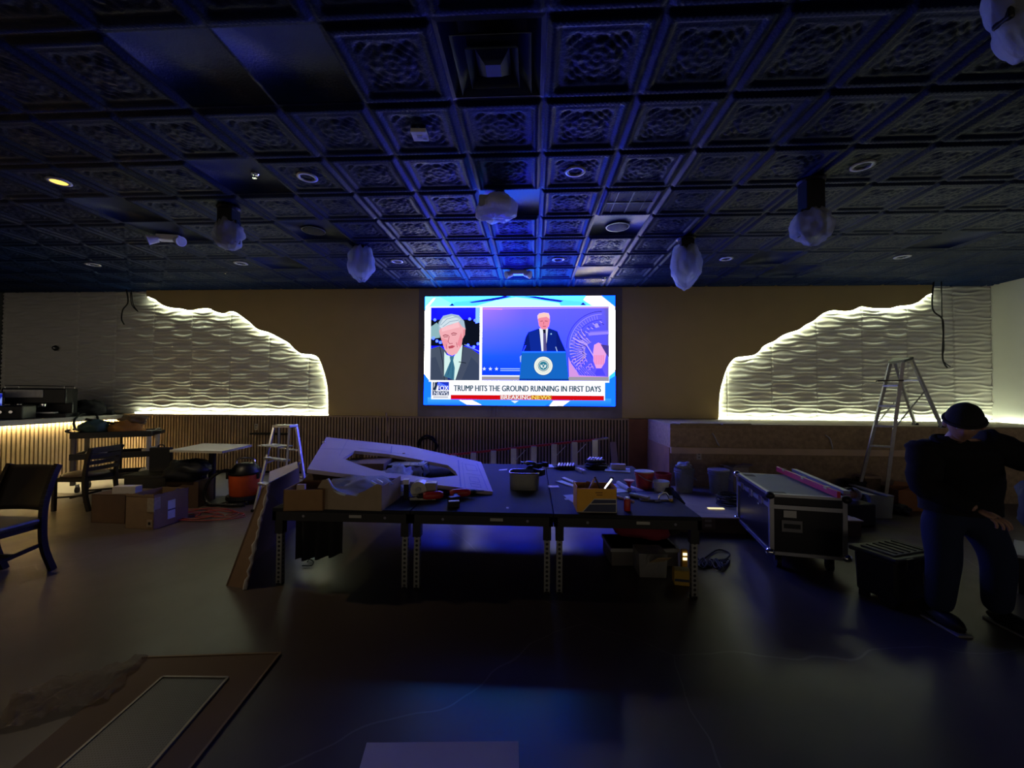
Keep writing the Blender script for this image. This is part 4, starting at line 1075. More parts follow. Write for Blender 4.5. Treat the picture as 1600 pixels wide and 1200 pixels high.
# things leaning on the wall
tag(obj('pole', MB().cyl(OZ(612, 740, 0) * 1 + Vector((0, 0, 0)), OY(603, 645, 7.44), .014, n=10), woodpale), 'thin wooden pole leaning on the wainscot behind the template panel', 'pole')
tag(obj('plank', MB().bar((OY(962, 728, 7.3).x, 7.25, 0.0), (OY(958, 695, 7.45).x, 7.455, .68), .11, .02, up=(0, -1, 0)), mat('fresh_wood', (.5, .36, .2), .7)), 'short pale plank leaning on the wainscot behind the table', 'plank')
random.seed(2)
cp = [OY(668, 697, 7.45) + Vector((.17 * math.cos(a * .9) * (1 + .15 * math.sin(a * 2.3)), -.02 * (a % 3), .17 * math.sin(a * .9) * (1 + .2 * math.sin(a * 1.3)))) for a in range(40)]
tag(obj('cable_coil', MB().tube(catmull(cp, 3), .011, 6), black, smooth=True), 'coil of black cable hanging on the wainscot behind the template panel', 'cable')
tag(obj('wood_cutoffs', MB().box(OZ(420, 784, 0) + Vector((0, .1, .1)), (.3, .3, .2), .4), mat('mixed_wood', (.28, .17, .07), .8, var=.5, scale=20)), 'brown wooden block box behind the short stepladder feet', 'box')

# ------------------------------------------------------------------ the work table: three low staging decks
TZ = .62; TX0, TX1, TY0, TY1 = -2.08, 1.28, 3.19, 5.36
carpet = mat('black_deck_carpet', (.009, .0105, .015), .8, var=.3, scale=60, bump=.25, bscale=300, spec=.35)
legm = perforated('perforated_leg_steel', (.25, .25, .24), .035, .30, 'z')
DW = (TX1 - TX0) / 3
def deck(k, label):
    t = thing('staging_deck', label, 'table', (TX0 + DW * (k + .5), (TY0 + TY1) / 2, 0), 0, 'staging decks pushed together as a work table')
    hx, hy = DW / 2 - .003, (TY1 - TY0) / 2
    obj('deck_top', MB().bx(-hx, hx, -hy, hy, TZ - .03, TZ), carpet, t, bevel=.004)
    m = MB()
    for y in (-hy, hy - .03): m.bx(-hx, hx, y, y + .03, TZ - .10, TZ - .03)
    for x in (-hx, hx - .03): m.bx(x, x + .03, -hy, hy, TZ - .10, TZ - .03)
    obj('frame', m, blackmetal, t)
    for sx in (-1, 1):
        for sy in (-1, 1):
            x, y = sx * (hx - .045), sy * (hy - .045)
            lg = obj('leg', MB().box((0, 0, 0), (.045, .045, TZ - .12)), legm, t)
            lg.location = (x, y, (TZ - .12) / 2 + .005)
            obj('leg_socket', MB().box((x, y, TZ - .15), (.062, .062, .12)), blackmetal, t)
            obj('foot', MB().lathe([(.03, 0), (.03, .012), (.015, .02)], (x, y, 0), 14), black, t)
    for x in (-.30, .36): obj('bolt', MB().cyl((x, -hy, TZ - .06), (x, -hy - .006, TZ - .06), .011, n=12), chrome, t)
    obj('edge_label', MB().box((.12, -hy - .002, TZ - .055), (.10, .003, .022)), mat('worn_label', (.35, .34, .30), .6), t)
deck(0, 'left black-topped staging deck of the work table, under the template panel')
deck(1, 'middle black-topped staging deck of the work table, with the tin of gear')
deck(2, 'right black-topped staging deck of the work table, with the yellow box')

def Tp(px, py, z=TZ): return OZ(px, py, z)
# leaning sheet and ragged board at the left end
A1, A2_ = OZ(353, 915, 0.0), OZ(384, 920, 0.0)
C1, C2 = OY(410, 762, 3.42), OY(421, 756, 3.42)
D1 = OY(466, 722, 4.75)
Eb = Vector((A1.x - .35, 4.75, 0))
t = thing('leaning_board', 'brown board leaning against the left end of the work table, with ragged pale edge', 'board', A1)
L = lambda p: p - A1
obj('sheet', MB().prism([L(A1), L(Eb), L(D1), L(C1)], (.018, -.004, .004)), darkcard, t)
obj('front_face', MB().prism([L(A1), L(A2_), L(C2), L(C1)], (0, .02, 0)), mat('brown_board_edge', (.22, .13, .07), .8), t)
rg = []
random.seed(9)
for k in range(26):
    f = k / 25; p = A2_.lerp(C2, f); rg.append(L(p) + Vector((random.uniform(-.008, .012), -.012, 0)))
obj('ragged_edge', MB().tube(rg, .014, 7, rs=[random.uniform(.006, .02) for _ in rg]), mat('torn_foam', (.5, .46, .42), .9), t)
q0, q1, q2, q3 = OY(420, 754, 3.44), OY(466, 731, 4.1), OY(464, 721, 4.72), OY(421, 737, 4.1)
obj('top_flap', MB().prism([L(q0), L(q1), L(q2), L(q3)], (0, .004, -.006)), mat('lit_board_top', (.42, .36, .36), .75), t)  # light on the board's top is put into this paler mauve colour
# black skirt hanging at the table's left end
def skirt(u, v):
    x = TX0 + .02 + .42 * u; z = TZ - .03 - (TZ - .12) * v * (1 - .12 * u * u)
    return Vector((x, TY0 + .30 + .03 * math.sin(u * 22) * (0.3 + v), z))
tag(obj('table_skirt', MB().grid(skirt, 40, 12), blackcloth, smooth=True, solid=.004), 'black cloth hanging under the left end of the work table', 'cloth')
tag(obj('cloth_corner', MB().blob((TX1 - .02, 3.9, .47), (.10, .32, .16), 17, .5, fold=.2), blackcloth, smooth=True), 'black cloth bunched over the right edge of the work table', 'cloth')
random.seed(4)
tag(obj('wire_scrap', MB().tube(catmull([OZ(472, 884, .01), OZ(486, 884, .01), OZ(490, 878, .012), OZ(484, 874, .012), OZ(480, 878, .02), OZ(486, 870, .03)], 5), .005, 6), black, smooth=True), 'short black wire scrap on the floor under the left deck', 'cable')

# cartons on the left deck
t = carton('cardboard_box', 'small open brown carton at the front left corner of the work table', 'box', Tp(462, 800) + Vector((.02, .2, 0)), (.30, .34, .165), .12, mat('orange_brown_card', (.30, .17, .07), .85), flaps=False)
obj('flap', MB().prism([Vector((-.15, .17, .165)), Vector((.15, .17, .165)), Vector((.16, .34, .22)), Vector((-.12, .32, .22))], (0, 0, .005)), darkcard, t)
obj('cut_block', MB().box((-.02, -.16, .185), (.06, .03, .04)), mat('pinkish_card', (.5, .38, .33), .8), t)
bp_ = Tp(545, 797); 
t = thing('cardboard_box', 'long brown carton with curved cut-out front, stuffed with clear plastic', 'box', bp_ + Vector((0, .0, 0)), -.03)
wfx = .265
front = [(-wfx, 0, 0), (wfx, 0, 0), (wfx, 0, .20), (wfx - .04, 0, .21), (.12, 0, .15), (.02, 0, .115), (-.06, 0, .12), (-.14, 0, .17), (-.18, 0, .235), (-.22, 0, .23), (-wfx, 0, .16)]
obj('front_wall', MB().prism([Vector(p) for p in front], (0, .006, 0)), mat('tan_card', (.33, .25, .16), .85, bump=.1, bscale=30), t)
obj('walls', MB().bx(-wfx, -wfx + .006, .006, .42, 0, .16).bx(wfx - .006, wfx, .006, .42, 0, .19).bx(-wfx, wfx, .41, .42, 0, .17).bx(-wfx, wfx, .006, .42, 0, .006), MATS['tan_card'], t)
obj('clear_liner', MB().blob((0, .2, .13), (.24, .18, .09), 33, .5, fold=.4), bagfilm, t, smooth=True)
arcp = [(-.19, .02, .235), (-.15, .015, .17), (-.09, .012, .13), (-.03, .01, .118)]
obj('foam_curve', MB().tube(catmull(arcp, 5), .014, 8), mat('bluish_foam', (.6, .68, .8), .5), t, smooth=True)
obj('acrylic_strip', MB().bar((.17, .02, .225), (.245, .02, .185), .02, .012).bar((.20, .05, .235), (.25, .05, .21), .012, .01), MATS['bluish_foam'], t)
tag(obj('plastic_bag', MB().blob(Tp(606, 772) + Vector((.02, .22, .11)), (.13, .16, .11), 41, .5, fold=.4, zmin=TZ + .002), bagfilm, smooth=True), 'clear crumpled plastic bag beside the long carton', 'bag')
tag(obj('plastic_bag', MB().blob(Tp(640, 760) + Vector((-.02, .35, .09)), (.10, .14, .09), 44, .5, fold=.4, zmin=TZ + .002), bagfilm, smooth=True), 'clear plastic bag behind the grey saw under the template panel', 'bag')
t = thing('carton_stack', 'low brown carton supporting the left side of the template panel', 'box', Vector((-1.78, 4.35, TZ)), .1)
obj('box_body', MB().bx(-.22, .22, -.2, .2, 0, .19), cardboard, t, bevel=.003)
t = thing('tool_case', 'dark grey tool case lying inside the cut-out of the template panel', 'case', Vector((-1.36, 4.42, TZ)), 0)
obj('case_body', MB().bx(-.20, .20, -.14, .14, 0, .14), blackplastic, t, bevel=.015)
obj('case_lid', MB().bx(-.19, .19, -.13, .13, .14, .155), mat('ridged_grey', (.12, .12, .13), .5), t, bevel=.004)
obj('handle', MB().tube(catmull([(-.06, -.14, .07), (-.05, -.18, .07), (.05, -.18, .07), (.06, -.14, .07)], 4), .009), black, t)
t = thing('wood_offcut', 'reddish wooden board standing inside the template cut-out', 'wood', Vector((-1.72, 4.72, TZ)), 0)
obj('board', MB().bx(-.08, .20, 0, .02, 0, .2), plyred, t); obj('pale_strip', MB().bx(.20, .225, -.01, .02, 0, .22), woodpale, t)
tag(obj('wood_slats_offcut', MB().bx(-2.0, -1.985, 4.5, 4.6, TZ, TZ + .24).bx(-1.96, -1.945, 4.5, 4.6, TZ, TZ + .22), woodpale), 'pale slat offcuts standing behind the template panel tip', 'wood')
for k, (px, py, l_) in enumerate(((590, 735, 'small white fitting inside the left part of the template cut-out'), (607, 740, 'crumpled white paper in the template cut-out'))):
    tag(obj('paper_scrap', MB().blob(Tp(px, py) + Vector((0, 0, .05)), (.05, .04, .045), 50 + k, .6, fold=.3, zmin=TZ + .001), paper, smooth=True), l_, 'paper')

# the big template panel with its cut-out, resting tilted on the boxes
FL, FR, BR = OZ(480, 733, .885), OZ(770, 768, .645), OZ(752, 722, .70)
nrm = (FR - FL).cross(BR - FR).normalized()
def onp(px, py): return OP(px, py, FR, nrm)
outer = [onp(*p) for p in ((480, 733), (770, 768), (752, 722), (640, 697), (510, 683))]
hole = [onp(*p) for p in ((535.6, 716), (554, 704), (610, 710), (665, 720), (700, 727), (712, 737), (715, 743), (672, 747), (600, 736.5), (584, 733.5), (555, 724))]
pm = mat('template_board', (.50, .44, .50), .7, var=.08, scale=6)
t = thing('template_panel', 'large pale mauve panel with angular cut-out, tilted across the left half of the work table', 'panel', FL)
LP = lambda p: p - FL
up_ = nrm if nrm.z > 0 else -nrm
obj('board', MB().prism([LP(p) for p in outer], -up_ * .034, holes=[[LP(p) for p in hole]]), pm, t)
ink = mat('blue_print', (.22, .22, .42), .7)
def pline(pts, wdt=.006):
    m = MB(); P_ = [LP(onp(*p)) + up_ * .0012 for p in pts]
    for a, b in zip(P_, P_[1:]): m.bar(a, b, wdt, .001, up=up_)
    return m
m = MB()
def addm(mm_): 
    o = len(m.v); m.v.extend(mm_.v); m.f.extend([tuple(i + o for i in f) for f in mm_.f])
addm(pline([(722, 722), (727, 762), ], .004)); addm(pline([(716, 719), (720, 761)], .012)); addm(pline([(745, 724), (762, 765)], .006)); addm(pline([(727, 725), (743, 728), (746, 736), (730, 735), (727, 725)], .005))
addm(pline([(733, 745), (747, 747), (750, 754), (735, 752), (733, 745)], .005)); addm(pline([(735, 755), (750, 757), (752, 762), (737, 760), (735, 755)], .005)); addm(pline([(728, 740), (752, 743)], .003))
addm(pline([(500, 701), (545, 702)], .003)); addm(pline([(545, 684), (530, 712)], .003)); addm(pline([(560, 700), (640, 711)], .003)); addm(pline([(612, 697), (611, 708)], .014))
obj('printed_lines', m, ink, t)
obj('corner_clip', MB().box(LP(onp(506, 692)) + up_ * .01, (.03, .03, .015)), white, t)
tag(obj('tape_measure_strip', MB().bar(Tp(628, 752) + Vector((0, 0, .02)), Tp(664, 760) + Vector((0, 0, .02)), .02, .006), alu), 'thin metal strip lying by the panel edge over the grey saw', 'strip')
t = thing('chop_saw', 'grey round-bodied power tool on the work table beside the panel edge', 'power tool', Tp(655, 782) + Vector((0, .08, 0)), .1)
obj('base', MB().bx(-.09, .13, -.07, .1, 0, .02), dullalu, t)
obj('motor', MB().cyl((-.02, -.06, .085), (-.02, .06, .085), .07, n=24), dullalu, t)
obj('hub', MB().cyl((-.02, -.075, .085), (-.02, -.06, .085), .025, n=16), greyplastic, t)
obj('body', MB().bx(.03, .13, -.05, .07, .02, .14), mat('tool_grey', (.25, .22, .2), .5), t, bevel=.01)
obj('column', MB().bx(-.15, -.11, -.04, .0, 0, .16), black, t); obj('column_cap', MB().bx(-.155, -.105, -.045, .005, .13, .17), white, t)
for k, (px, l_) in enumerate(((615, 'white plastic tube end left of the grey power tool'), (626, 'second white plastic tube next to the grey power tool'))):
    b_ = Tp(px, 776); tag(obj('tube_piece', MB().cyl(b_ + Vector((0, 0, .026)), b_ + Vector((.03, .11, .045)), .024, n=14), mat('milky_tube', (.6, .65, .66), .4)), l_, 'tube', 'white tube pieces')
def drill(name, label, p, rz, s=1.0, body=redplastic):
    t = thing(name, label, 'power tool', p, rz)
    obj('motor_housing', MB().tube([(-.09 * s, 0, .045 * s), (-.06 * s, 0, .045 * s), (.05 * s, 0, .045 * s), (.08 * s, 0, .045 * s)], .03, 14, rs=[.024 * s, .034 * s, .034 * s, .024 * s]), body, t, smooth=True)
    obj('chuck', MB().tube([(.08 * s, 0, .045 * s), (.12 * s, 0, .045 * s), (.135 * s, 0, .045 * s)], .02, 12, rs=[.02 * s, .018 * s, .008 * s]), blackmetal, t)
    obj('handle', MB().bar((-.04 * s, 0, .035 * s), (-.08 * s, -.14 * s, .03 * s), .034 * s, .04 * s), black, t, bevel=.006)
    obj('battery', MB().box((-.09 * s, -.165 * s, .032 * s), (.09 * s, .05 * s, .06 * s), .2), black, t, bevel=.006)
    obj('drill_bit', MB().cyl((.13 * s, 0, .045 * s), (.2 * s, 0, .045 * s), .004 * s, n=8), chrome, t)
drill('cordless_drill', 'red cordless drill lying at the front edge of the work table', Tp(672, 786) + Vector((0, .08, 0)), 3.5, 1.0)
drill('cordless_drill', 'red and black cordless driver lying right behind the front red drill', Tp(716, 784) + Vector((0, .12, 0)), .4, 1.05)
t = thing('caulking_gun', 'red caulking gun with white nozzle pointing right beside the drills', 'tool', Tp(700, 774) + Vector((0, .12, .0)), .16)
obj('cartridge_frame', MB().cyl((-.16, 0, .035), (.08, 0, .035), .028, n=14), redpaint, t); obj('nozzle', MB().cyl((.08, 0, .035), (.2, 0, .04), .014, .008, 12), white, t)
obj('grip', MB().bar((-.12, 0, .03), (-.2, -.10, .018), .02, .03), black, t)
t = thing('battery_pack', 'small white and black battery lying beside the red driver', 'battery', Tp(708, 794) + Vector((0, .03, 0)), .3)
obj('case', MB().box((0, 0, .025), (.09, .06, .05)), black, t, bevel=.006); obj('label', MB().box((0, 0, .0515), (.085, .04, .003)), paper, t)
# tin of gear in the middle
t = thing('metal_bin', 'grey metal bin full of black tools in the middle of the work table', 'bin', Tp(819, 767) + Vector((0, .12, 0)), -.05)
b = MB(); rr_ = []
for k in range(36):
    a = 2 * PI * k / 36; c_, s_ = math.cos(a), math.sin(a); e = .45
    rr_.append((.145 * math.copysign(abs(c_) ** e, c_), .11 * math.copysign(abs(s_) ** e, s_)))
n_ = len(rr_); base_ = [(x * .96, y * .96, 0) for x, y in rr_]; top_ = [(x, y, .16) for x, y in rr_]; inn = [(x * .96, y * .96, .16) for x, y in rr_]; inb = [(x * .93, y * .93, .01) for x, y in rr_]
fs = [tuple(range(n_))[::-1]]
for r0 in range(3):
    for k in range(n_): fs.append((r0 * n_ + k, r0 * n_ + (k + 1) % n_, (r0 + 1) * n_ + (k + 1) % n_, (r0 + 1) * n_ + k))
fs.append(tuple(3 * n_ + k for k in range(n_)))
b.add(base_ + top_ + inn + inb, fs); obj('bin_body', b, mat('galvanised_bin', (.20, .20, .20), .45, .5), t)
obj('rolled_rim', MB().tube([(x, y, .16) for x, y in rr_], .006, 6, closed=True), chrome, t)
bt = Tp(826, 760) + Vector((0, .12, 0))
drill('cordless_drill', 'black drill sticking up out of the grey metal bin', bt + Vector((.05, 0, .12)), .9, 1.0, black)
drill('cordless_drill', 'second black drill with white label in the grey metal bin', bt + Vector((.02, .04, .16)), 2.3, .8, blackplastic)
tag(obj('cable_bundle', MB().blob(bt + Vector((.0, .02, .11)), (.09, .07, .06), 61, .6, fold=.4), mat('mixed_cable', (.05, .05, .05), .5, var=.8, scale=40), smooth=True), 'tangle of black leads inside the grey metal bin', 'cable')
# white pieces at the back of the table
def flatpiece(name, label, pts, h=.006, m=paper, group=None, cat='panel'):
    P_ = [Tp(*p) for p in pts]; c = sum(P_, Vector()) / len(P_)
    o = obj(name, MB().prism([p - c for p in P_], (0, 0, h)), m); o.location = c; return tag(o, label, cat, group)
flatpiece('white_sheet', 'white flat sheet behind the grey metal bin', ((842, 727), (862, 727), (866, 731.5), (846, 732)), .012)
flatpiece('white_strip', 'thin white strip alone on the empty middle deck', ((780, 734), (793, 733), (792, 735), (779, 736)), .004)
def led_bundle(label, px, py, n, rz, lift=0.0, s=1.0):
    t = thing('led_module_bundle', label, 'led modules', Tp(px, py) + Vector((0, 0, lift)), rz, 'bundles of white led bars')
    for k in range(n):
        obj('led_bar', MB().bar((-.10 * s + .035 * k, -.05, .045), (-.06 * s + .035 * k, .10, .055), .02, .012), white, t)
    obj('black_backing', MB().blob((0, .02, .025), (.13 * s, .08, .028), 70 + px, .4, zmin=.001), black, t, smooth=True)
led_bundle('bundle of white led bars lying near the back edge of the work table', 884, 733, 6, .1)
led_bundle('taller coil of white-barred modules at the back of the right deck', 930, 731, 5, -.1, .06, .9)
tag(obj('module_coil', MB().blob(Tp(930, 733) + Vector((0, .03, .035)), (.14, .09, .035), 81, .5, zmin=TZ + .001), black, smooth=True), 'black coiled modules under the taller white-barred coil', 'led modules')
t = thing('bracket', 'white slotted bracket leaning between the two led bundles', 'bracket', Tp(907, 737), 1.9)
obj('plate', MB().box((0, 0, .03), (.18, .05, .008)).box((0, .025, .02), (.18, .006, .04)), white, t); obj('slots', MB().box((-.04, 0, .0345), (.03, .02, .002)).box((.04, 0, .0345), (.03, .02, .002)), black, t)
flatpiece('foam_sheet', 'white foam sheet at the back right corner of the table top', ((945, 737), (985, 739), (984, 733), (946, 732)), .012)
tag(obj('foam_block', MB().box(Tp(966, 735) + Vector((0, .02, .045)), (.17, .08, .06)), mat('mauve_foam', (.5, .45, .45), .8)), 'pale block standing on the white foam sheet', 'block')
# yellow box with tools
t = thing('yellow_tool_box', 'open yellow and navy cardboard box full of tools at the front of the right deck', 'box', Tp(932, 801) + Vector((.0, .12, 0)), .02)
hx, hy, hz_ = .155, .115, .185
b = MB(); b.bx(-hx, hx, -hy, -hy + .004, 0, hz_).bx(-hx, -hx + .004, -hy, hy, 0, hz_ + .012).bx(hx - .004, hx, -hy, hy, 0, hz_ + .012).bx(-hx, hx, hy - .004, hy, 0, hz_).bx(-hx, hx, -hy, hy, 0, .004)
obj('box_body', b, yellowcard, t)
fy = -hy - .0012
def fp(pts, m, nm): obj(nm, MB().prism([Vector((x, fy, z)) for x, z in pts], (0, .001, 0)), m, t)
fp([(-.115, .002), (hx, .002), (hx, .100), (-.02, .100), (-.045, .07)], navyink, 'navy_print')
fy = -hy - .0026
for pts in ([(-.155, .0), (-.115, .0), (-.115, .006), (-.155, .006)], [(-.118, .0), (-.11, .0), (-.012, .108), (-.018, .108)], [(-.018, .100), (hx, .100), (hx, .107), (-.018, .107)], [(-.055, .062), (hx, .066), (hx, .073), (-.048, .069)], [(hx - .006, 0), (hx, 0), (hx, .107), (hx - .006, .107)], [(-.115, 0), (hx, 0), (hx, .005), (-.115, .005)]):
    fp(pts, mat('white_print', (.55, .5, .42), .7), 'white_line')
for k in range(2): fp([(-.01 + k * .01, .150 - k * .018), (.045, .150 - k * .018), (.045, .158 - k * .018), (-.01 + k * .01, .158 - k * .018)], mat('brown_print', (.25, .12, .02), .7), 'small_print')
yb_ = Tp(932, 801) + Vector((0, .12, 0))
tools = ((-.02, 0, 'pale wooden-handled scraper sticking out of the yellow box', woodpale, (-.05, 0, .09), (.02, .0, .24)), (.03, .03, 'brown wooden wedge tool sticking out of the yellow box', darkcard, (.06, .0, .08), (-.02, .02, .245)),
         (.07, 0, 'steel rod tool leaning right out of the yellow box', chrome, (-.03, 0, .09), (.08, .03, .23)), (.1, .04, 'black-handled tool leaning right out of the yellow box', black, (-.02, 0, .1), (.06, .05, .235)), (-.07, .03, 'red-brown handle at the left inside the yellow box', plyred, (0, 0, .08), (.03, .04, .20)))
for x, y, l_, mm_, a, b in tools: tag(obj('hand_tool', MB().bar(yb_ + Vector((x, y, 0)) + Vector(a), yb_ + Vector((x, y, 0)) + Vector(b), .028, .012), mm_), l_, 'tool')
# white strips and papers around the yellow box
flatpiece('white_strip', 'long white strip pointing left behind the yellow box', ((868, 753), (878, 752), (900, 760), (899, 763)), .01)
flatpiece('white_strip', 'narrow white profile pointing left, uppermost behind the yellow box', ((877, 748), (882, 747), (902, 755), (899, 757)), .012)
flatpiece('white_strip', 'small white strip lying left of the profiles', ((856, 759), (872, 759), (874, 762), (857, 762)), .004)
flatpiece('paper_sheet', 'torn white paper at the left foot of the yellow box', ((880, 774), (895, 773), (903, 783), (898, 787), (887, 780)), .003, cat='paper')
flatpiece('paper_sheet', 'tiny paper scrap left of the torn paper', ((882, 779), (888, 779), (888, 781), (883, 781)), .003, cat='paper')
flatpiece('paper_sheet', 'tiny white chip on the front of the middle deck', ((791, 793), (795, 793), (795, 795), (791, 795)), .004, cat='paper')
flatpiece('paper_sheet', 'white triangular sheet right of the yellow box', ((961, 763), (985, 759), (1008, 767), (962, 770)), .003, cat='paper')
flatpiece('paper_sheet', 'white sheet under the cardboard tube', ((955, 757), (972, 755), (985, 762), (960, 764)), .003, cat='paper')
flatpiece('wood_strip', 'flat grey board lying at the right of the table top', ((992, 769), (1050, 772), (1052, 783), (1000, 783)), .014, mat('grey_board', (.20, .18, .17), .7), cat='wood')
def rod(name, label, a, b, r, m, cat='tool', za=0, zb=0):
    return tag(obj(name, MB().cyl(Tp(*a) + Vector((0, 0, r + za)), Tp(*b) + Vector((0, 0, r + zb)), r, n=14), m), label, cat)
rod('cardboard_tube', 'pale tube lying diagonally beside the yellow box', (966, 758), (983, 769), .022, mat('tube_card', (.5, .48, .46), .6), 'tube')
rod('caulk_tube', 'dark caulk tube lying right of the yellow box, pointing at the clamp', (985, 776), (1014, 783), .02, dullalu, 'tube')
rod('wooden_handle', 'pinkish wooden handle lying right of the yellow box', (961, 777), (990, 786), .012, mat('pink_wood', (.45, .25, .2), .6), 'tool')
rod('spray_can', 'small red can standing at the front of the right deck', (979, 797), (979.5, 796.5), .026, redplastic, 'can')
bpy.data.objects.remove(bpy.data.objects['spray_can'])
t = thing('red_can', 'small red can standing in front of the dark caulk tube', 'can', Tp(980, 798), 0)
obj('can_body', MB().lathe([(.024, 0), (.026, .004), (.026, .085), (.02, .095)], n=20), redplastic, t, smooth=True); obj('can_lid', MB().lathe([(.018, .095), (.018, .108)], n=16), white, t)
t = thing('clamp', 'shiny metal clamp lying near the right edge of the work table', 'tool', Tp(1036, 784), .2)
obj('jaw', MB().tube(catmull([(-.04, 0, .01), (-.03, 0, .06), (.02, 0, .08), (.05, 0, .04), (.05, 0, .01)], 5), .008, 8), chrome, t, smooth=True)
obj('screw', MB().cyl((-.09, -.02, .012), (-.03, -.01, .012), .01, n=10), chrome, t); obj('brass_knob', MB().lathe([(.012, 0), (.016, .01), (.012, .025)], (.07, -.01, 0), 12), mat('brass', (.6, .4, .1), .3, .9), t)
def pail(name, label, p, r, h, m, lid=None, handle=True, rim=None, cat='bucket'):
    t = thing(name, label, cat, p, random.uniform(0, 3))
    if lid: prof = [(r * .84, 0), (r, h * .92), (r * 1.0, h)]
    else: prof = [(r * .84, 0), (r, h * .92), (r * 1.0, h), (r * .95, h), (r * .80, .012), (.001, .012)]
    obj('pail_body', MB().lathe(prof, n=32), m, t, smooth=False)
    for z in (.80, .90): obj('rib', MB().lathe([(r * .97, h * z), (r * 1.07, h * z), (r * 1.07, h * z + .01), (r * .98, h * z + .012)], n=32, ends=False), rim or m, t)
    if lid: obj('lid', MB().lathe([(r * 1.06, h * .97), (r * 1.07, h * 1.0), (r * .98, h * 1.03), (r * .95, h * 1.01), (.001, h * 1.01)], n=32), lid, t)
    if handle: obj('wire_handle', MB().tube(catmull([(-r * 1.07, 0, h * .85), (-r * .9, -r * .9, h * .62), (0, -r * 1.3, h * .5), (r * .9, -r * .9, h * .62), (r * 1.07, 0, h * .85)], 5), .004, 6), dullalu, t)
    return t
pail('bucket', 'red bucket with white rim standing at the right end of the work table', Tp(1011, 766) + Vector((0, .1, 0)), .088, .165, mat('red_bucket', (.42, .04, .03), .35, var=.5, scale=30), lid=white)
t = thing('plastic_tub', 'small white plastic tub beside the red bucket on the work table', 'tub', Tp(1037, 771) + Vector((0, .07, 0)))
obj('tub_body', MB().lathe([(.062, 0), (.070, .085)], n=28), mat('milky_tub', (.62, .64, .72), .45), t); obj('lid', MB().lathe([(.076, .082), (.076, .1), (.07, .104)], n=28), MATS['milky_tub'], t)
tag(obj('red_funnel', MB().lathe([(.012, 0), (.02, .04), (.05, .07), (.052, .075)], Tp(986, 765) + Vector((0, .08, .0)), 20), redplastic), 'dark red funnel shape left of the red bucket', 'funnel')
# on the low platform
PZ = .172
def Pp(px, py): return OZ(px, py, PZ)
random.seed(11)
pail('bucket', 'grey pail with a white rag on top, on the low platform', Pp(1074, 771) + Vector((0, .12, 0)), .130, .33, greypail)
rp = Pp(1074, 771) + Vector((0, .12, 0))
tag(obj('rag', MB().blob(rp + Vector((0, 0, .36)), (.10, .09, .055), 91, .6, fold=.3), mat('offwhite_rag', (.5, .5, .46), .9), smooth=True), 'off-white rag heaped on the grey pail left of the lidded pail', 'rags')
pail('bucket', 'lidded grey pail standing alone on the low platform near the flight case', Pp(1129, 774) + Vector((0, .12, 0)), .132, .33, greypail, lid=mat('pale_lid', (.5, .48, .46), .5))
pail('bucket', 'red bucket on the low platform left of the grey pails', Pp(1047, 770) + Vector((-.06, .12, 0)), .115, .25, redplastic)
t = carton('cardboard_box', 'pale crumpled open carton behind the lidded grey pail', 'box', Vector((2.92, 6.08, .172)), (.24, .2, .34), .2, mat('dusty_carton', (.42, .36, .30), .85), flaps=True)
tag(obj('wood_debris', MB().bar(Pp(1090, 760), Pp(1114, 764), .05, .02).bar(Pp(1096, 757) + Vector((0, 0, .02)), Pp(1112, 760) + Vector((0, 0, .02)), .03, .02), woodpale), 'pale wood scraps between the two grey pails', 'wood')
random.seed(13)
cp = [Pp(1140, 790) + Vector((.13 * math.cos(a * .8) * (1 + .2 * math.sin(a * 1.9)), .15 * math.sin(a * .8) * (1 + .2 * math.sin(a * 2.7)), .012 + .0022 * a)) for a in range(60)]
tag(obj('cable_coil', MB().tube(catmull(cp, 3), .007, 6), black, smooth=True), 'coil of black cable on the low platform beside the flight case', 'cable')
a, b = Pp(1106, 795.5), Pp(1131, 796)
tag(obj('glowing_strip', MB().bar(a + Vector((0, 0, .012)), b + Vector((0, 0, .012)), .045, .006), emit('strip_glow', (1, .86, .5), 1.1)), 'short pale glowing strip on the edge of the low platform', 'led strip')  # pale strip, its brightness given by emission in the material
flatpiece('x', 'x', ((1, 700), (2, 700), (2, 701)), .001) if False else None

# under the table, right
tag(obj('red_bag', MB().blob(Vector((1.08, 4.05, .30)), (.30, .22, .14), 101, .3, fold=.15), mat('dark_red_cloth', (.20, .012, .03), .8), smooth=True), 'dark red bag on a crate under the right deck', 'bag')
t = thing('parts_crate', 'low grey crate of parts under the right deck carrying the red bag', 'crate', Vector((1.0, 3.95, 0)), .05)
obj('crate_body', MB().bx(-.30, .30, -.18, .18, 0, .16), mat('crate_grey', (.12, .11, .11), .7), t, bevel=.01); obj('rim', MB().bx(-.31, .31, -.19, .19, .13, .16), greyplastic, t)
t = thing('clear_bin', 'clear plastic bin of scraps on the floor under the right deck', 'bin', OZ(1022, 905, 0) + Vector((0, .13, 0)), 0)
obj('bin_body', MB().box((0, 0, .10), (.22, .2, .2), taper=1.08), film('bin_film', (.5, .5, .5), .3), t)
obj('contents', MB().blob((0, 0, .07), (.085, .075, .06), 111, .6, fold=.4, zmin=.004), mat('mixed_scraps', (.25, .2, .2), .8, var=.8, scale=50), t, smooth=True)
tag(obj('cardboard_flap', MB().bar(OZ(1022, 880, .1), OZ(1038, 872, .22), .12, .005), mat('flap_card', (.4, .3, .16), .8)), 'bent piece of cardboard sticking up from the clear bin', 'cardboard')
t = thing('yellow_pouch', 'small yellow box on the floor beside the right table leg', 'box', OZ(1069, 917, 0) + Vector((0, .06, 0)), -.15)
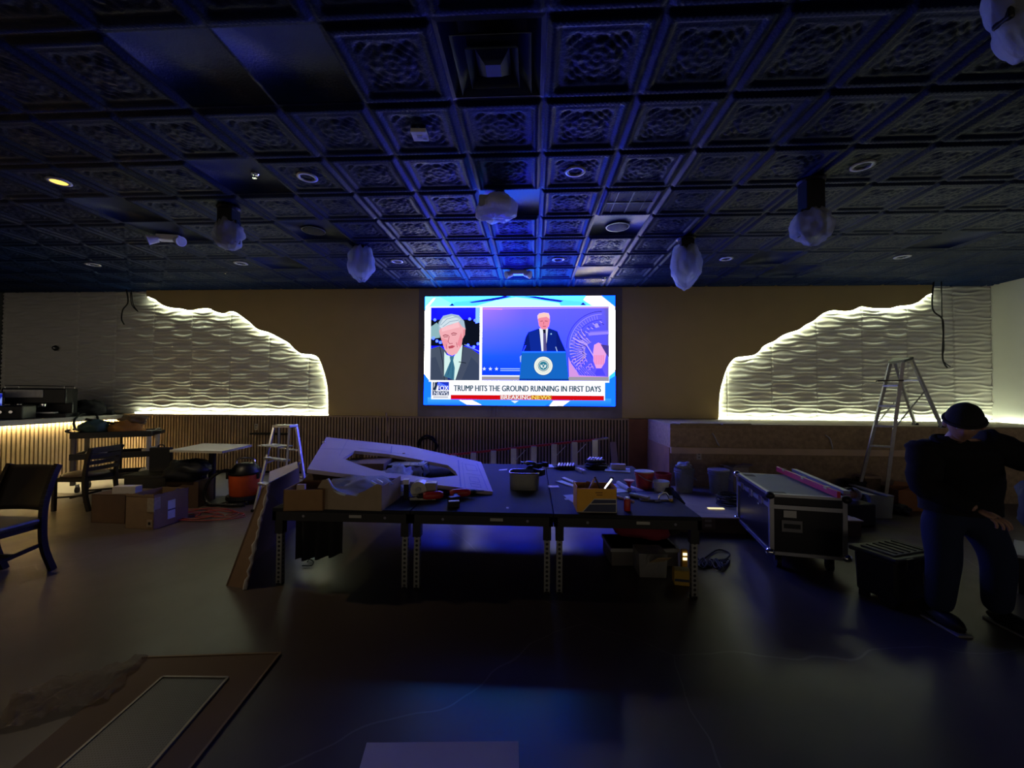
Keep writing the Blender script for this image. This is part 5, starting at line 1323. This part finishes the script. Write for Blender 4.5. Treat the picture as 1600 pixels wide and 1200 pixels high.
obj('box_body', MB().box((0, 0, .06), (.13, .10, .12)), mat('dull_yellow', (.5, .32, .04), .6), t, bevel=.01); obj('dark_band', MB().box((0, -.051, .045), (.12, .002, .02)), navyink, t)
t = thing('work_light', 'small lit work light under the right deck beside the table leg', 'lamp', OZ(1077, 900, 0) + Vector((0, .12, 0)), 0)
obj('body', MB().box((0, 0, .09), (.05, .04, .18)), yellowcard, t, bevel=.006)
for z in (.105, .145): obj('lens', MB().box((0, -.022, z), (.035, .006, .022)), emit('work_light_lens', (1, .95, .6), 1.5), t)
random.seed(21)
cp = [OZ(1090 + 6 * k % 50, 872 + (k * 7) % 18, .012 + .004 * (k % 4)) for k in range(26)]
cp += [OZ(1118, 860, .015), OZ(1136, 862, .01), OZ(1140, 868, .01), OZ(1128, 876, .01), OZ(1110, 874, .012)]
tag(obj('power_cord', MB().tube(catmull(cp, 4), .007, 6), black, smooth=True), 'tangled black power cord on the floor right of the work table', 'cord')
tag(obj('hanging_wood', MB().bx(1.09 - .1, 1.12 - .1, 4.3, 4.32, 0, .5), woodpale), 'thin wooden batten standing under the right deck', 'wood')

# ------------------------------------------------------------------ flight case and the clutter behind it
fc0 = Vector((2.104, 3.777, 0)); ax = -.192
t = thing('flight_case', 'black road case with aluminium edges on casters beside the low platform', 'case', fc0, ax)
CW, CD, CB, CH = .585, 1.00, .14, .665       # front width, length, bottom, top
panel = mat('black_laminate', (.006, .006, .012), .35, spec=.35)
obj('body', MB().bx(.01, CW - .01, .01, CD - .01, CB, CH - .10), panel, t)
obj('lid', MB().bx(.01, CW - .01, .01, CD - .01, CH - .085, CH - .006), panel, t)
obj('lid_top', MB().bx(.03, CW - .03, .03, CD - .03, CH - .006, CH), mat('grey_green_top', (.16, .18, .12), .6, var=.12, scale=4), t)
m = MB()
def fr(z0, z1, o=.0, th=.03):
    m.bx(o - .002, CW - o + .002, -.002, th, z0, z1); m.bx(-.002, CW + .002, CD - th, CD + .002, z0, z1); m.bx(-.002, th, 0, CD, z0, z1); m.bx(CW - th, CW + .002, 0, CD, z0, z1)
fr(CB - .005, CB + .025); fr(CH - .02, CH + .004); fr(CH - .125, CH - .09); 
for x in (-.004, CW - .031):
    for y in (-.004, CD - .031): m.bx(x, x + .035, y, y + .035, CB, CH)
obj('edge_extrusion', m, mat('case_aluminium', (.34, .35, .38), .4, .7), t)
for x in (.0, CW):
    for y in (.0, CD):
        for z in (CB + .02, CH - .01): obj('ball_corner', MB().blob((x, y, z), (.038, .038, .034), 1, 0.02, n=14, m=10), blackmetal if z > .4 and y < .5 else chrome, t, smooth=True)
for y in (.22, .50, .78):
    obj('latch', MB().box((-.006, y, CH - .10), (.012, .09, .07)), chrome, t, bevel=.003)
    obj('rivet', MB().box((-.004, y + .06, CH - .155), (.008, .03, .012)), chrome, t)
obj('recess_dish', MB().bx(.03, .14, CD - .16, CD - .06, CH, CH + .003), black, t); obj('recess_dish', MB().bx(.03, .15, .03, .11, CH, CH + .003), black, t)
obj('paper_label', MB().box((.155, -.004, .50), (.10, .003, .06), 0), mat('label_stock', (.5, .5, .48), .7), t)
obj('sticker', MB().box((.17, -.004, .395), (.16, .003, .10)), mat('silver_sticker', (.17, .17, .18), .5), t)
obj('sticker_strip', MB().box((.17, -.006, .395), (.13, .002, .04)), panel, t)
for x in (.09, CW - .09):
    for y in (.1, CD - .1):
        c_ = obj('caster', MB().box((x, y, CB - .012), (.10, .10, .015)).box((x - .025, y, CB - .045), (.006, .05, .07)).box((x + .025, y, CB - .045), (.006, .05, .07)), blackmetal, t)
        obj('wheel', MB().cyl((x - .018, y, .05), (x + .018, y, .05), .05, n=20), black, c_)
FCm = Matrix.Translation(fc0) @ Matrix.Rotation(ax, 4, 'Z')
def oncase(x, y, z=CH + .004): return FCm @ Vector((x, y, z))
t = thing('spirit_level', 'long red spirit level lying diagonally on the lid of the flight case', 'level', oncase(.42, .5))
a, b = OZ(1215, 736, CH + .01) , OZ(1311, 778, CH + .01)
o_ = oncase(.42, .5)
obj('rail', MB().bar(a - o_ + Vector((0, 0, .025)), b - o_ + Vector((0, 0, .025)), .028, .055), mat('red_level', (.55, .03, .06), .35), t, bevel=.003)
for f in (.15, .5, .85): obj('vial', MB().box(a.lerp(b, f) - o_ + Vector((0, 0, .045)), (.05, .034, .025), math.atan2((b - a).y, (b - a).x)), mat('vial_yellow', (.55, .5, .15), .3), t)
a, b = OZ(1240, 738, CH + .01), OZ(1322, 774, CH + .01)
tag(obj('metal_profile', MB().bar(a + Vector((.02, .02, .02)), b + Vector((.02, .02, .02)), .05, .03), MATS['case_aluminium']), 'pale metal profile lying beside the red level on the flight case', 'profile')
# stack right of the case
t = thing('storage_crate', 'dark plastic crate behind the flight case carrying metal profiles', 'crate', OZ(1345, 806, 0) + Vector((0, .1, 0)), -.1)
obj('crate_body', MB().box((0, .05, .13), (.42, .34, .26), taper=1.05), blackplastic, t, bevel=.01); obj('rim', MB().box((0, .05, .27), (.47, .39, .03)), blackplastic, t, bevel=.005)
cz_ = .29
for k, ((ax0, ay0), (bx0, by0), l_, mm_) in enumerate((((1275, 752), (1322, 768), 'black long level lying right of the red level, behind the flight case', black), ((1322, 762), (1362, 774), 'grey flat board lying on the dark crate', dullalu), ((1330, 757), (1392, 776), 'pale flat board reaching right across the dark crate', MATS['grey_board']))):
    zz_ = .285 if k == 0 else cz_ + .012 * k
    tag(obj('flat_bar', MB().bar(OZ(ax0, ay0, zz_), OZ(bx0, by0, zz_), .08, .012 if k else .05), mm_), l_, 'profile')
q = OZ(1290, 800, 0) + Vector((.35, .85, 0))
t = thing('tool_box', 'black tool box standing behind the flight case', 'tool box', Vector((3.85, 5.2, 0)), .1)
obj('box_body', MB().box((0, 0, .13), (.4, .25, .26)), blackplastic, t, bevel=.02)
t = thing('clear_bin', 'clear plastic bin on the floor between the dark crate and the orange carton', 'bin', OZ(1380, 812, 0) + Vector((0, .15, 0)), .05)
obj('bin_body', MB().box((0, 0, .15), (.26, .24, .29), taper=1.12), film('bin_film_grey', (.5, .52, .5), .25), t)
obj('contents', MB().blob((0, 0, .08), (.10, .09, .07), 131, .5, fold=.3, zmin=.004), MATS['mixed_scraps'], t, smooth=True)
t = carton('cardboard_box', 'orange-brown open carton on the floor by the person, right of the tall stepladder', 'box', OZ(1436, 802, 0) + Vector((.05, .25, 0)), (.40, .34, .27), -.12, mat('orange_card', (.38, .16, .05), .8), flaps=False)
obj('torn_flap', MB().prism([Vector((-.2, -.17, .27)), Vector((-.05, -.17, .27)), Vector((-.02, -.19, .36)), Vector((-.1, -.2, .31))], (0, .005, 0)).prism([Vector((-.05, .16, .27)), Vector((.2, .16, .27)), Vector((.2, .2, .31)), Vector((0, .2, .33))], (0, .005, 0)), MATS['orange_card'], t)
rock = mat('clutter_brown', (.14, .09, .05), .8, var=.6, scale=20)
tag(obj('wall_shelf', MB().bx(OY(392, 680, 7.4).x, OY(447, 680, 7.4).x, 7.36, SY - .022, .74, .77), black), 'short black shelf fixed on the wainscot behind the small stepladder', 'shelf')
for k, (px, py, z0, w_, h_, nm, l_, mm_, cat) in enumerate((
    (1367, 790, 0, .22, .42, 'parts_box', 'brown parts box standing at the feet of the tall stepladder', rock, 'box'),
    (1345, 791, 0, .2, .34, 'canister', 'dark canister behind the crate, left of the parts box', black, 'canister'),
    (1395, 790, 0, .24, .22, 'sack', 'brown sack right of the parts box by the stepladder', mat('sack_brown', (.25, .13, .05), .9, var=.4), 'sack'),
    (1418, 806, 0, .22, .12, 'hose_pile', 'dark heap of hose on the floor left of the orange carton', black, 'hose'))):
    p = OZ(px, py, 0) + Vector((0, w_ / 2, 0))
    if nm in ('sack', 'hose_pile'): o = obj(nm, MB().blob(Vector((0, 0, h_ * .5)), (w_ / 2, w_ / 2, h_ / 2), 140 + k, .4, fold=.25, zmin=.002), mm_, smooth=True); o.location = p; tag(o, l_, cat)
    else:
        t = thing(nm, l_, cat, p, .2 * k)
        obj('body', MB().box((0, 0, h_ * .45), (w_, w_ * .8, h_ * .9)), mm_, t, bevel=.01); obj('lid', MB().box((0, 0, h_ * .93), (w_ * 1.05, w_ * .85, h_ * .08)), woodpale if k == 0 else mm_, t)
t = thing('circular_saw', 'reddish circular saw standing on the black tool box', 'power tool', Vector((3.85, 5.2, .262)), .5)
obj('motor', MB().cyl((-.1, 0, .08), (.06, 0, .08), .045, n=16), mat('tool_red_grey', (.20, .08, .06), .5), t); obj('blade_guard', MB().cyl((.05, 0, .08), (.075, 0, .08), .08, n=24), dullalu, t); obj('handle', MB().tube(catmull([(-.1, 0, .11), (-.08, 0, .15), (.0, 0, .16), (.05, 0, .12)], 5), .014), black, t)

# tote in the foreground on the right
tp = Vector((2.775, 3.325, 0))
t = thing('storage_tote', 'black wheeled tote with ribbed lid standing on the floor in front of the person', 'tote', tp, .35)
tot = mat('tote_plastic', (.006, .006, .009), .45, spec=.3)
obj('tub', MB().box((0, 0, .19), (.42, .27, .30), taper=1.06), tot, t, bevel=.02)
obj('lid', MB().box((0, 0, .355), (.50, .33, .035)), tot, t, bevel=.012)
obj('lid_panel', MB().box((0, 0, .377), (.38, .23, .012)), mat('tote_lid_top', (.035, .035, .035), .5), t, bevel=.005)
for k in range(-2, 3): obj('lid_rib', MB().box((k * .07, 0, .386), (.012, .20, .006)), tot, t)
for x in (-.12, .12): obj('latch', MB().box((x, -.165, .33), (.08, .02, .08)), blackmetal, t, bevel=.004)
for x in (-.2, .2): obj('wheel', MB().cyl((x - .02, -.08, .06), (x + .02, -.08, .06), .06, n=20), black, t)
for x in (-.17, .17): obj('foot', MB().box((x, .10, .02), (.05, .05, .04)), black, t)
obj('emblem_plate', MB().box((.10, -.142, .2), (.08, .006, .08)), MATS['tote_lid_top'], t)

# equipment case and bag at the right edge
t = thing('equipment_case', 'dark case with metal top edge, cut off by the right edge beside the person', 'case', Vector((3.8, 3.47, 0)), -.85)
obj('case_body', MB().bx(0, .6, 0, .5, 0, .28), panel, t); obj('metal_rim', MB().bx(-.006, .606, -.006, .506, .28, .305), MATS['case_aluminium'], t, bevel=.003); obj('corner_post', MB().bx(-.006, .02, -.006, .02, 0, .28), MATS['case_aluminium'], t)
tag(obj('equipment_bag', MB().blob((4.32, 3.60, .64), (.24, .22, .34), 151, .3, fold=.15, zmin=.307), mat('grey_green_cloth', (.045, .055, .05), .85), smooth=True), 'grey cloth bag standing on the dark case at the right edge', 'bag')

# ------------------------------------------------------------------ foreground sheets on the floor
def floor_poly(pts, z): return [OZ(x, y, z) for x, y in pts]
t = thing('cardboard_sheet', 'large brown cardboard sheet on the floor at the bottom left, framing a perforated metal panel', 'cardboard', OZ(200, 1100, 0))
o_ = OZ(200, 1100, 0); L = lambda p: p - o_
cs = floor_poly([(438, 1022), (222, 1029), (-60, 1270), (250, 1262)], .003)
obj('sheet', MB().prism([L(p) for p in cs], (0, 0, .006)), mat('floor_card', (.12, .07, .035), .75, var=.15, scale=3), t)
m = MB()
for a, b in ((cs[0], cs[1]), (cs[0], cs[3])): m.bar(L(a) + Vector((0, 0, .008)), L(b) + Vector((0, 0, .008)), .012, .005)
obj('raised_edge', m, mat('floor_card_edge', (.2, .12, .06), .6), t)
pf = floor_poly([(356, 1060), (254, 1059), (60, 1230), (205, 1235)], .010)
c0 = sum(pf, Vector()) / 4
t = thing('perforated_panel', 'grey perforated metal panel lying inside the brown cardboard at the bottom left', 'panel', c0, math.atan2((pf[0] - pf[3]).y, (pf[0] - pf[3]).x))
Ri = Matrix.Rotation(-t.rotation_euler.z, 3, 'Z')
obj('mesh_sheet', MB().prism([Ri @ (p - c0) for p in pf], (0, 0, .004)), perforated('perforated_floor_panel', (.075, .075, .085), .012, .30, 'xy'), t)
m = MB(); lp = [Ri @ (p - c0) + Vector((0, 0, .005)) for p in pf]
for a, b in zip(lp, lp[1:] + lp[:1]): m.bar(a, b, .012, .008)
obj('folded_edge', m, mat('dull_steel_edge', (.22, .2, .18), .5, .5), t)
def shr(u, v):
    a, b, c, d = [OZ(x, y, 0) for x, y in ((20, 1090), (232, 1028), (170, 1098), (-10, 1150))]
    p = (a * (1 - u) + b * u) * (1 - v) + (d * (1 - u) + c * u) * v
    p.z = .014 + .045 * abs(noise.noise(Vector((u * 5, v * 3, 4)))) + .02 * abs(noise.noise(Vector((u * 13, v * 8, 1)))); p.x += .03 * noise.noise(Vector((u * 7, v * 5, 8))); return p
tag(obj('plastic_sheet', MB().grid(shr, 50, 24), film('brown_film', (.30, .22, .15), .45), smooth=True), 'crumpled translucent plastic sheet on the floor left of the brown cardboard', 'plastic sheet')
fb = floor_poly([(573, 1163), (600, 1163), (690, 1162), (810, 1161), (812, 1262), (545, 1262)], .004)
tag(obj('grey_board', MB().prism(fb, (0, 0, .008)), mat('grey_mauve_board', (.55, .48, .5), .8, var=.06)), 'flat grey-mauve board lying on the floor at the bottom edge', 'board')

# ------------------------------------------------------------------ the person, bending forward
def skin_obj(name, V, Ed, R_, m, parent=None, root=0, sub=2, smooth=True):
    me = bpy.data.meshes.new(name); me.from_pydata([tuple(v) for v in V], Ed, []); me.update()
    me.materials.append(m)
    o = bpy.data.objects.new(name, me); COL.objects.link(o)
    sk = o.modifiers.new('skin', 'SKIN'); sk.use_smooth_shade = True
    for i, r in enumerate(R_):
        rr = r if isinstance(r, tuple) else (r, r)
        me.skin_vertices[0].data[i].radius = rr
    me.skin_vertices[0].data[root].use_root = True
    s_ = o.modifiers.new('sub', 'SUBSURF'); s_.levels = sub; s_.render_levels = sub
    if parent: o.parent = parent
    return o
skinm = mat('skin', (.30, .17, .12), .55, var=.08)
coat = mat('dark_jacket', (.0065, .0065, .008), .9, spec=.2, bump=.3, bscale=30)
jeans = mat('dark_jeans', (.010, .016, .042), .85, spec=.2, bump=.3, bscale=120)
hatm = mat('black_knit_hat', (.006, .006, .007), .95, bump=.5, bscale=150)
PB = Vector((2.66, 2.92, 0))
per = thing('person', 'person in dark jacket, jeans and black cap bending forward at the right', 'person', PB)
# joints, local
hipc = Vector((.30, .10, .86)); waist = Vector((.26, .06, .99)); chest = Vector((.12, -.05, 1.15)); upch = Vector((.04, -.12, 1.25)); neck = Vector((.0, -.19, 1.325)); hb = Vector((-.015, -.24, 1.37)); ht = Vector((-.015, -.29, 1.44))
shL, shR = Vector((-.12, -.10, 1.25)), Vector((.26, -.11, 1.28))
elL, wrL = Vector((-.13, -.12, 1.00)), Vector((-.02, -.34, .90))
elR, wrR = Vector((.50, -.20, 1.17)), Vector((.42, -.42, 1.12))
hL, hR = Vector((.18, .10, .80)), Vector((.42, .10, .80))
knL, knR = Vector((.12, .02, .47)), Vector((.48, .02, .47))
anL, anR = Vector((.13, .08, .09)), Vector((.52, .08, .09))
toL, toR = Vector((.09, -.09, .045)), Vector((.56, -.09, .045))
V = [hipc, waist, chest, upch, neck, hb, shL, elL, wrL, shR, elR, wrR, hL, knL, anL, toL, hR, knR, anR, toR]
Ed = [(0, 1), (1, 2), (2, 3), (3, 4), (4, 5), (3, 6), (6, 7), (7, 8), (3, 9), (9, 10), (10, 11), (0, 12), (12, 13), (13, 14), (14, 15), (0, 16), (16, 17), (17, 18), (18, 19)]
Rr = [(.09, .08), (.10, .09), (.08, .07), (.06, .05), .05, .052, .04, .035, .028, .04, .035, .028, .085, .06, .036, .018, .085, .06, .036, .018]
skin_obj('body', V, Ed, Rr, skinm, per)
# head with a face, turned down
hq = Matrix.Translation(hb + Vector((0, -.02, .055))) @ Matrix.Rotation(-.70, 4, 'Z') @ Matrix.Rotation(.42, 4, 'X') @ Matrix.Rotation(.08, 4, 'Y')
def head_mb():
    m = MB(); n, mm_ = 36, 28; o = 0
    for j in range(mm_ + 1):
        ph = PI * j / mm_
        for i in range(n):
            th = 2 * PI * i / n
            d = Vector((math.sin(ph) * math.cos(th), math.sin(ph) * math.sin(th), math.cos(ph)))
            x, y, z = d.x * .075, d.y * .098, d.z * .118
            f = max(0, -d.y)                       # face side looks to -y
            if z < 0: x *= 1 - .28 * (-d.z) ** 1.5; y *= 1 - .12 * (-d.z)
            nose = math.exp(-((x / .013) ** 2) - ((z + .018) / .026) ** 2) * f; y -= .024 * nose
            brow = math.exp(-((z - .022) / .012) ** 2) * f; y -= .006 * brow
            for s in (-1, 1):
                eye = math.exp(-(((x - s * .030) / .014) ** 2) - ((z - .004) / .010) ** 2) * f; y += .012 * eye
            mo = math.exp(-((x / .026) ** 2) - ((z + .060) / .006) ** 2) * f; y += .004 * mo
            lip = math.exp(-((x / .024) ** 2) - ((abs(z + .060) - .009) / .005) ** 2) * f; y -= .005 * lip
            ch = math.exp(-((x / .028) ** 2) - ((z + .098) / .016) ** 2) * f; y -= .010 * ch
            m.v.append(tuple(hq @ Vector((x, y, z))))
    for j in range(mm_):
        for i in range(n):
            i2 = (i + 1) % n; m.f.append((j * n + i, (j + 1) * n + i, (j + 1) * n + i2, j * n + i2))
    return m
hd = obj('head', head_mb(), skinm, per, smooth=True)
for s in (-1, 1):
    obj('ear', MB().blob(hq @ Vector((s * .078, .012, -.008)), (.012, .022, .034), 3, .15, n=14, m=10), skinm, hd, smooth=True)
    obj('eye', MB().blob(hq @ Vector((s * .030, -.083, .004)), (.011, .010, .009), 1, 0, n=12, m=8), mat('eye_white', (.5, .5, .5), .2), hd, smooth=True)
def cap_mb():
    m = MB(); n, mm_ = 36, 14
    for j in range(mm_ + 1):
        ph = (PI * .50) * j / mm_
        for i in range(n):
            th = 2 * PI * i / n
            d = Vector((math.sin(ph) * math.cos(th), math.sin(ph) * math.sin(th), math.cos(ph)))
            m.v.append(tuple(hq @ Vector((d.x * .089, d.y * .112, .022 + d.z * .112 * (1 + .03 * noise.noise(d * 3))))))
    for j in range(mm_):
        for i in range(n): m.f.append((j * n + i, (j + 1) * n + i, (j + 1) * n + (i + 1) % n, j * n + (i + 1) % n))
    return m
obj('cap', cap_mb(), hatm, per, smooth=True, solid=.006)
obj('cap_brim', MB().tube([hq @ Vector((.092 * math.cos(a), .115 * math.sin(a), .026)) for a in [2 * PI * k / 30 for k in range(30)]], .011, 8, closed=True), hatm, per, smooth=True)
obj('hair', MB().blob(hq @ Vector((0, .045, -.01)), (.078, .066, .06), 5, .12, n=24, m=14), mat('dark_hair', (.015, .011, .008), .8), per, smooth=True)
# jacket (torso and sleeves)
rings = [(hipc + Vector((0, 0, -.08)), .235, .185), (hipc + Vector((0, 0, .02)), .235, .185), (waist, .24, .19), (waist.lerp(chest, .5), .25, .195), (chest, .255, .19), (upch + Vector((.03, .01, -.02)), .245, .165), (upch + Vector((.03, .01, .045)), .19, .125), (neck + Vector((0, .035, -.025)), .085, .08), (neck + Vector((0, .025, .01)), .06, .06)]
rings = [(c, rx, ry) for c, rx, ry in rings]
cc_ = catmull([r_[0] for r_ in rings], 5); rx_ = [v.x for v in catmull([Vector((r_[1], r_[2], 0)) for r_ in rings], 5)]; ry_ = [v.y for v in catmull([Vector((r_[1], r_[2], 0)) for r_ in rings], 5)]
def torso_fn(u, v):
    k = min(int(round(v * (len(cc_) - 1))), len(cc_) - 1); a = 2 * PI * u
    d = Vector((math.cos(a), math.sin(a), 0)); w_ = 1 + .06 * noise.noise(Vector((d.x * 2, d.y * 2, v * 7))) + .03 * noise.noise(Vector((d.x * 5, d.y * 5, v * 16)))
    return cc_[k] + Vector((d.x * rx_[k], d.y * ry_[k], 0)) * w_
obj('jacket', MB().grid(torso_fn, 40, len(cc_) - 1), coat, per, smooth=True)
def sleeve(sh, el, wr):
    p = catmull([sh + (sh - el) * .15 + Vector((0, 0, .0)), sh, sh.lerp(el, .5), el, el.lerp(wr, .5), wr.lerp(el, .06)], 4)
    r0 = [.07, .105, .095, .082, .068, .05]; n_ = len(p); rs = []
    for i in range(n_):
        f = i / (n_ - 1) * 5; k = min(int(f), 4); rs.append((r0[k] * (1 - f + k) + r0[k + 1] * (f - k)) * (1 + .05 * math.sin(i * 2.1)))
    obj('sleeve', MB().tube(p, .1, 18, rs=rs), coat, per, smooth=True)
sleeve(shL + Vector((.02, 0, 0)), elL, wrL); sleeve(shR, elR, wrR)
obj('collar', MB().tube([neck + Vector((.085 * math.cos(a), .03 + .07 * math.sin(a), -.03 + .025 * math.sin(a))) for a in [2 * PI * k / 24 for k in range(24)]], .022, 8, closed=True), coat, per, smooth=True)
# jeans
jv = [hipc + Vector((0, -.03, .16)), hL + Vector((-.02, 0, -.08)), knL, anL + Vector((0, .0, -.02)), hR + Vector((.02, 0, -.08)), knR, anR + Vector((0, 0, -.02)), hipc + Vector((0, 0, -.02))]
skin_obj('jeans', jv, [(0, 7), (7, 1), (1, 2), (2, 3), (7, 4), (4, 5), (5, 6)], [(.15, .13), .12, .10, .08, .12, .10, .08, (.17, .14)], jeans, per)
for s, an, to in (('l', anL, toL), ('r', anR, toR)):
    d = (to - an); d.z = 0; d.normalize(); c = an + d * .07
    b = obj('shoe', MB().blob((c.x, c.y, .05), (.052, .135, .055), 7, .12, zmin=.012), black, per, smooth=True)
    obj('sole', MB().box((c.x, c.y, .008), (.095, .27, .016)), mat('pale_sole', (.2, .2, .2), .7), b, bevel=.006)
# hands: a palm with five separate bent fingers
def hand(wr, fwd, side, up, mirror):
    fwd, side, up = [Vector(q).normalized() for q in (fwd, side, up)]
    P3 = lambda f, s_, u: wr + fwd * f + side * (s_ * mirror) + up * u
    h = skin_obj('hand', [P3(0, 0, 0), P3(.045, 0, 0), P3(.085, 0, -.004)], [(0, 1), (1, 2)], [(.026, .018), (.040, .016), (.038, .014)], skinm, per)
    for k, (s_, L_) in enumerate(((.030, .072), (.010, .080), (-.010, .074), (-.029, .058))):
        a = P3(.080, s_, -.002); b_ = P3(.08 + L_ * .45, s_ * 1.12, -.008); c = P3(.08 + L_ * .75, s_ * 1.15, -.028); d = P3(.08 + L_ * .86, s_ * 1.15, -.048)
        skin_obj('finger', [a, b_, c, d], [(0, 1), (1, 2), (2, 3)], [.0095, .0088, .0082, .007], skinm, h)
    a = P3(.02, .034, -.004); b_ = P3(.045, .058, -.014); c = P3(.072, .066, -.026); d = P3(.088, .064, -.036)
    skin_obj('thumb', [a, b_, c, d], [(0, 1), (1, 2), (2, 3)], [.013, .0115, .010, .008], skinm, h)
per.scale = (.97, .97, .97)
hand(wrL, (wrL - elL) * 1.0, (1, 0, 0), (0, -.6, .8), 1)
hand(wrR, (wrR - elR), (1, 0, 0), (0, -.3, .95), -1)
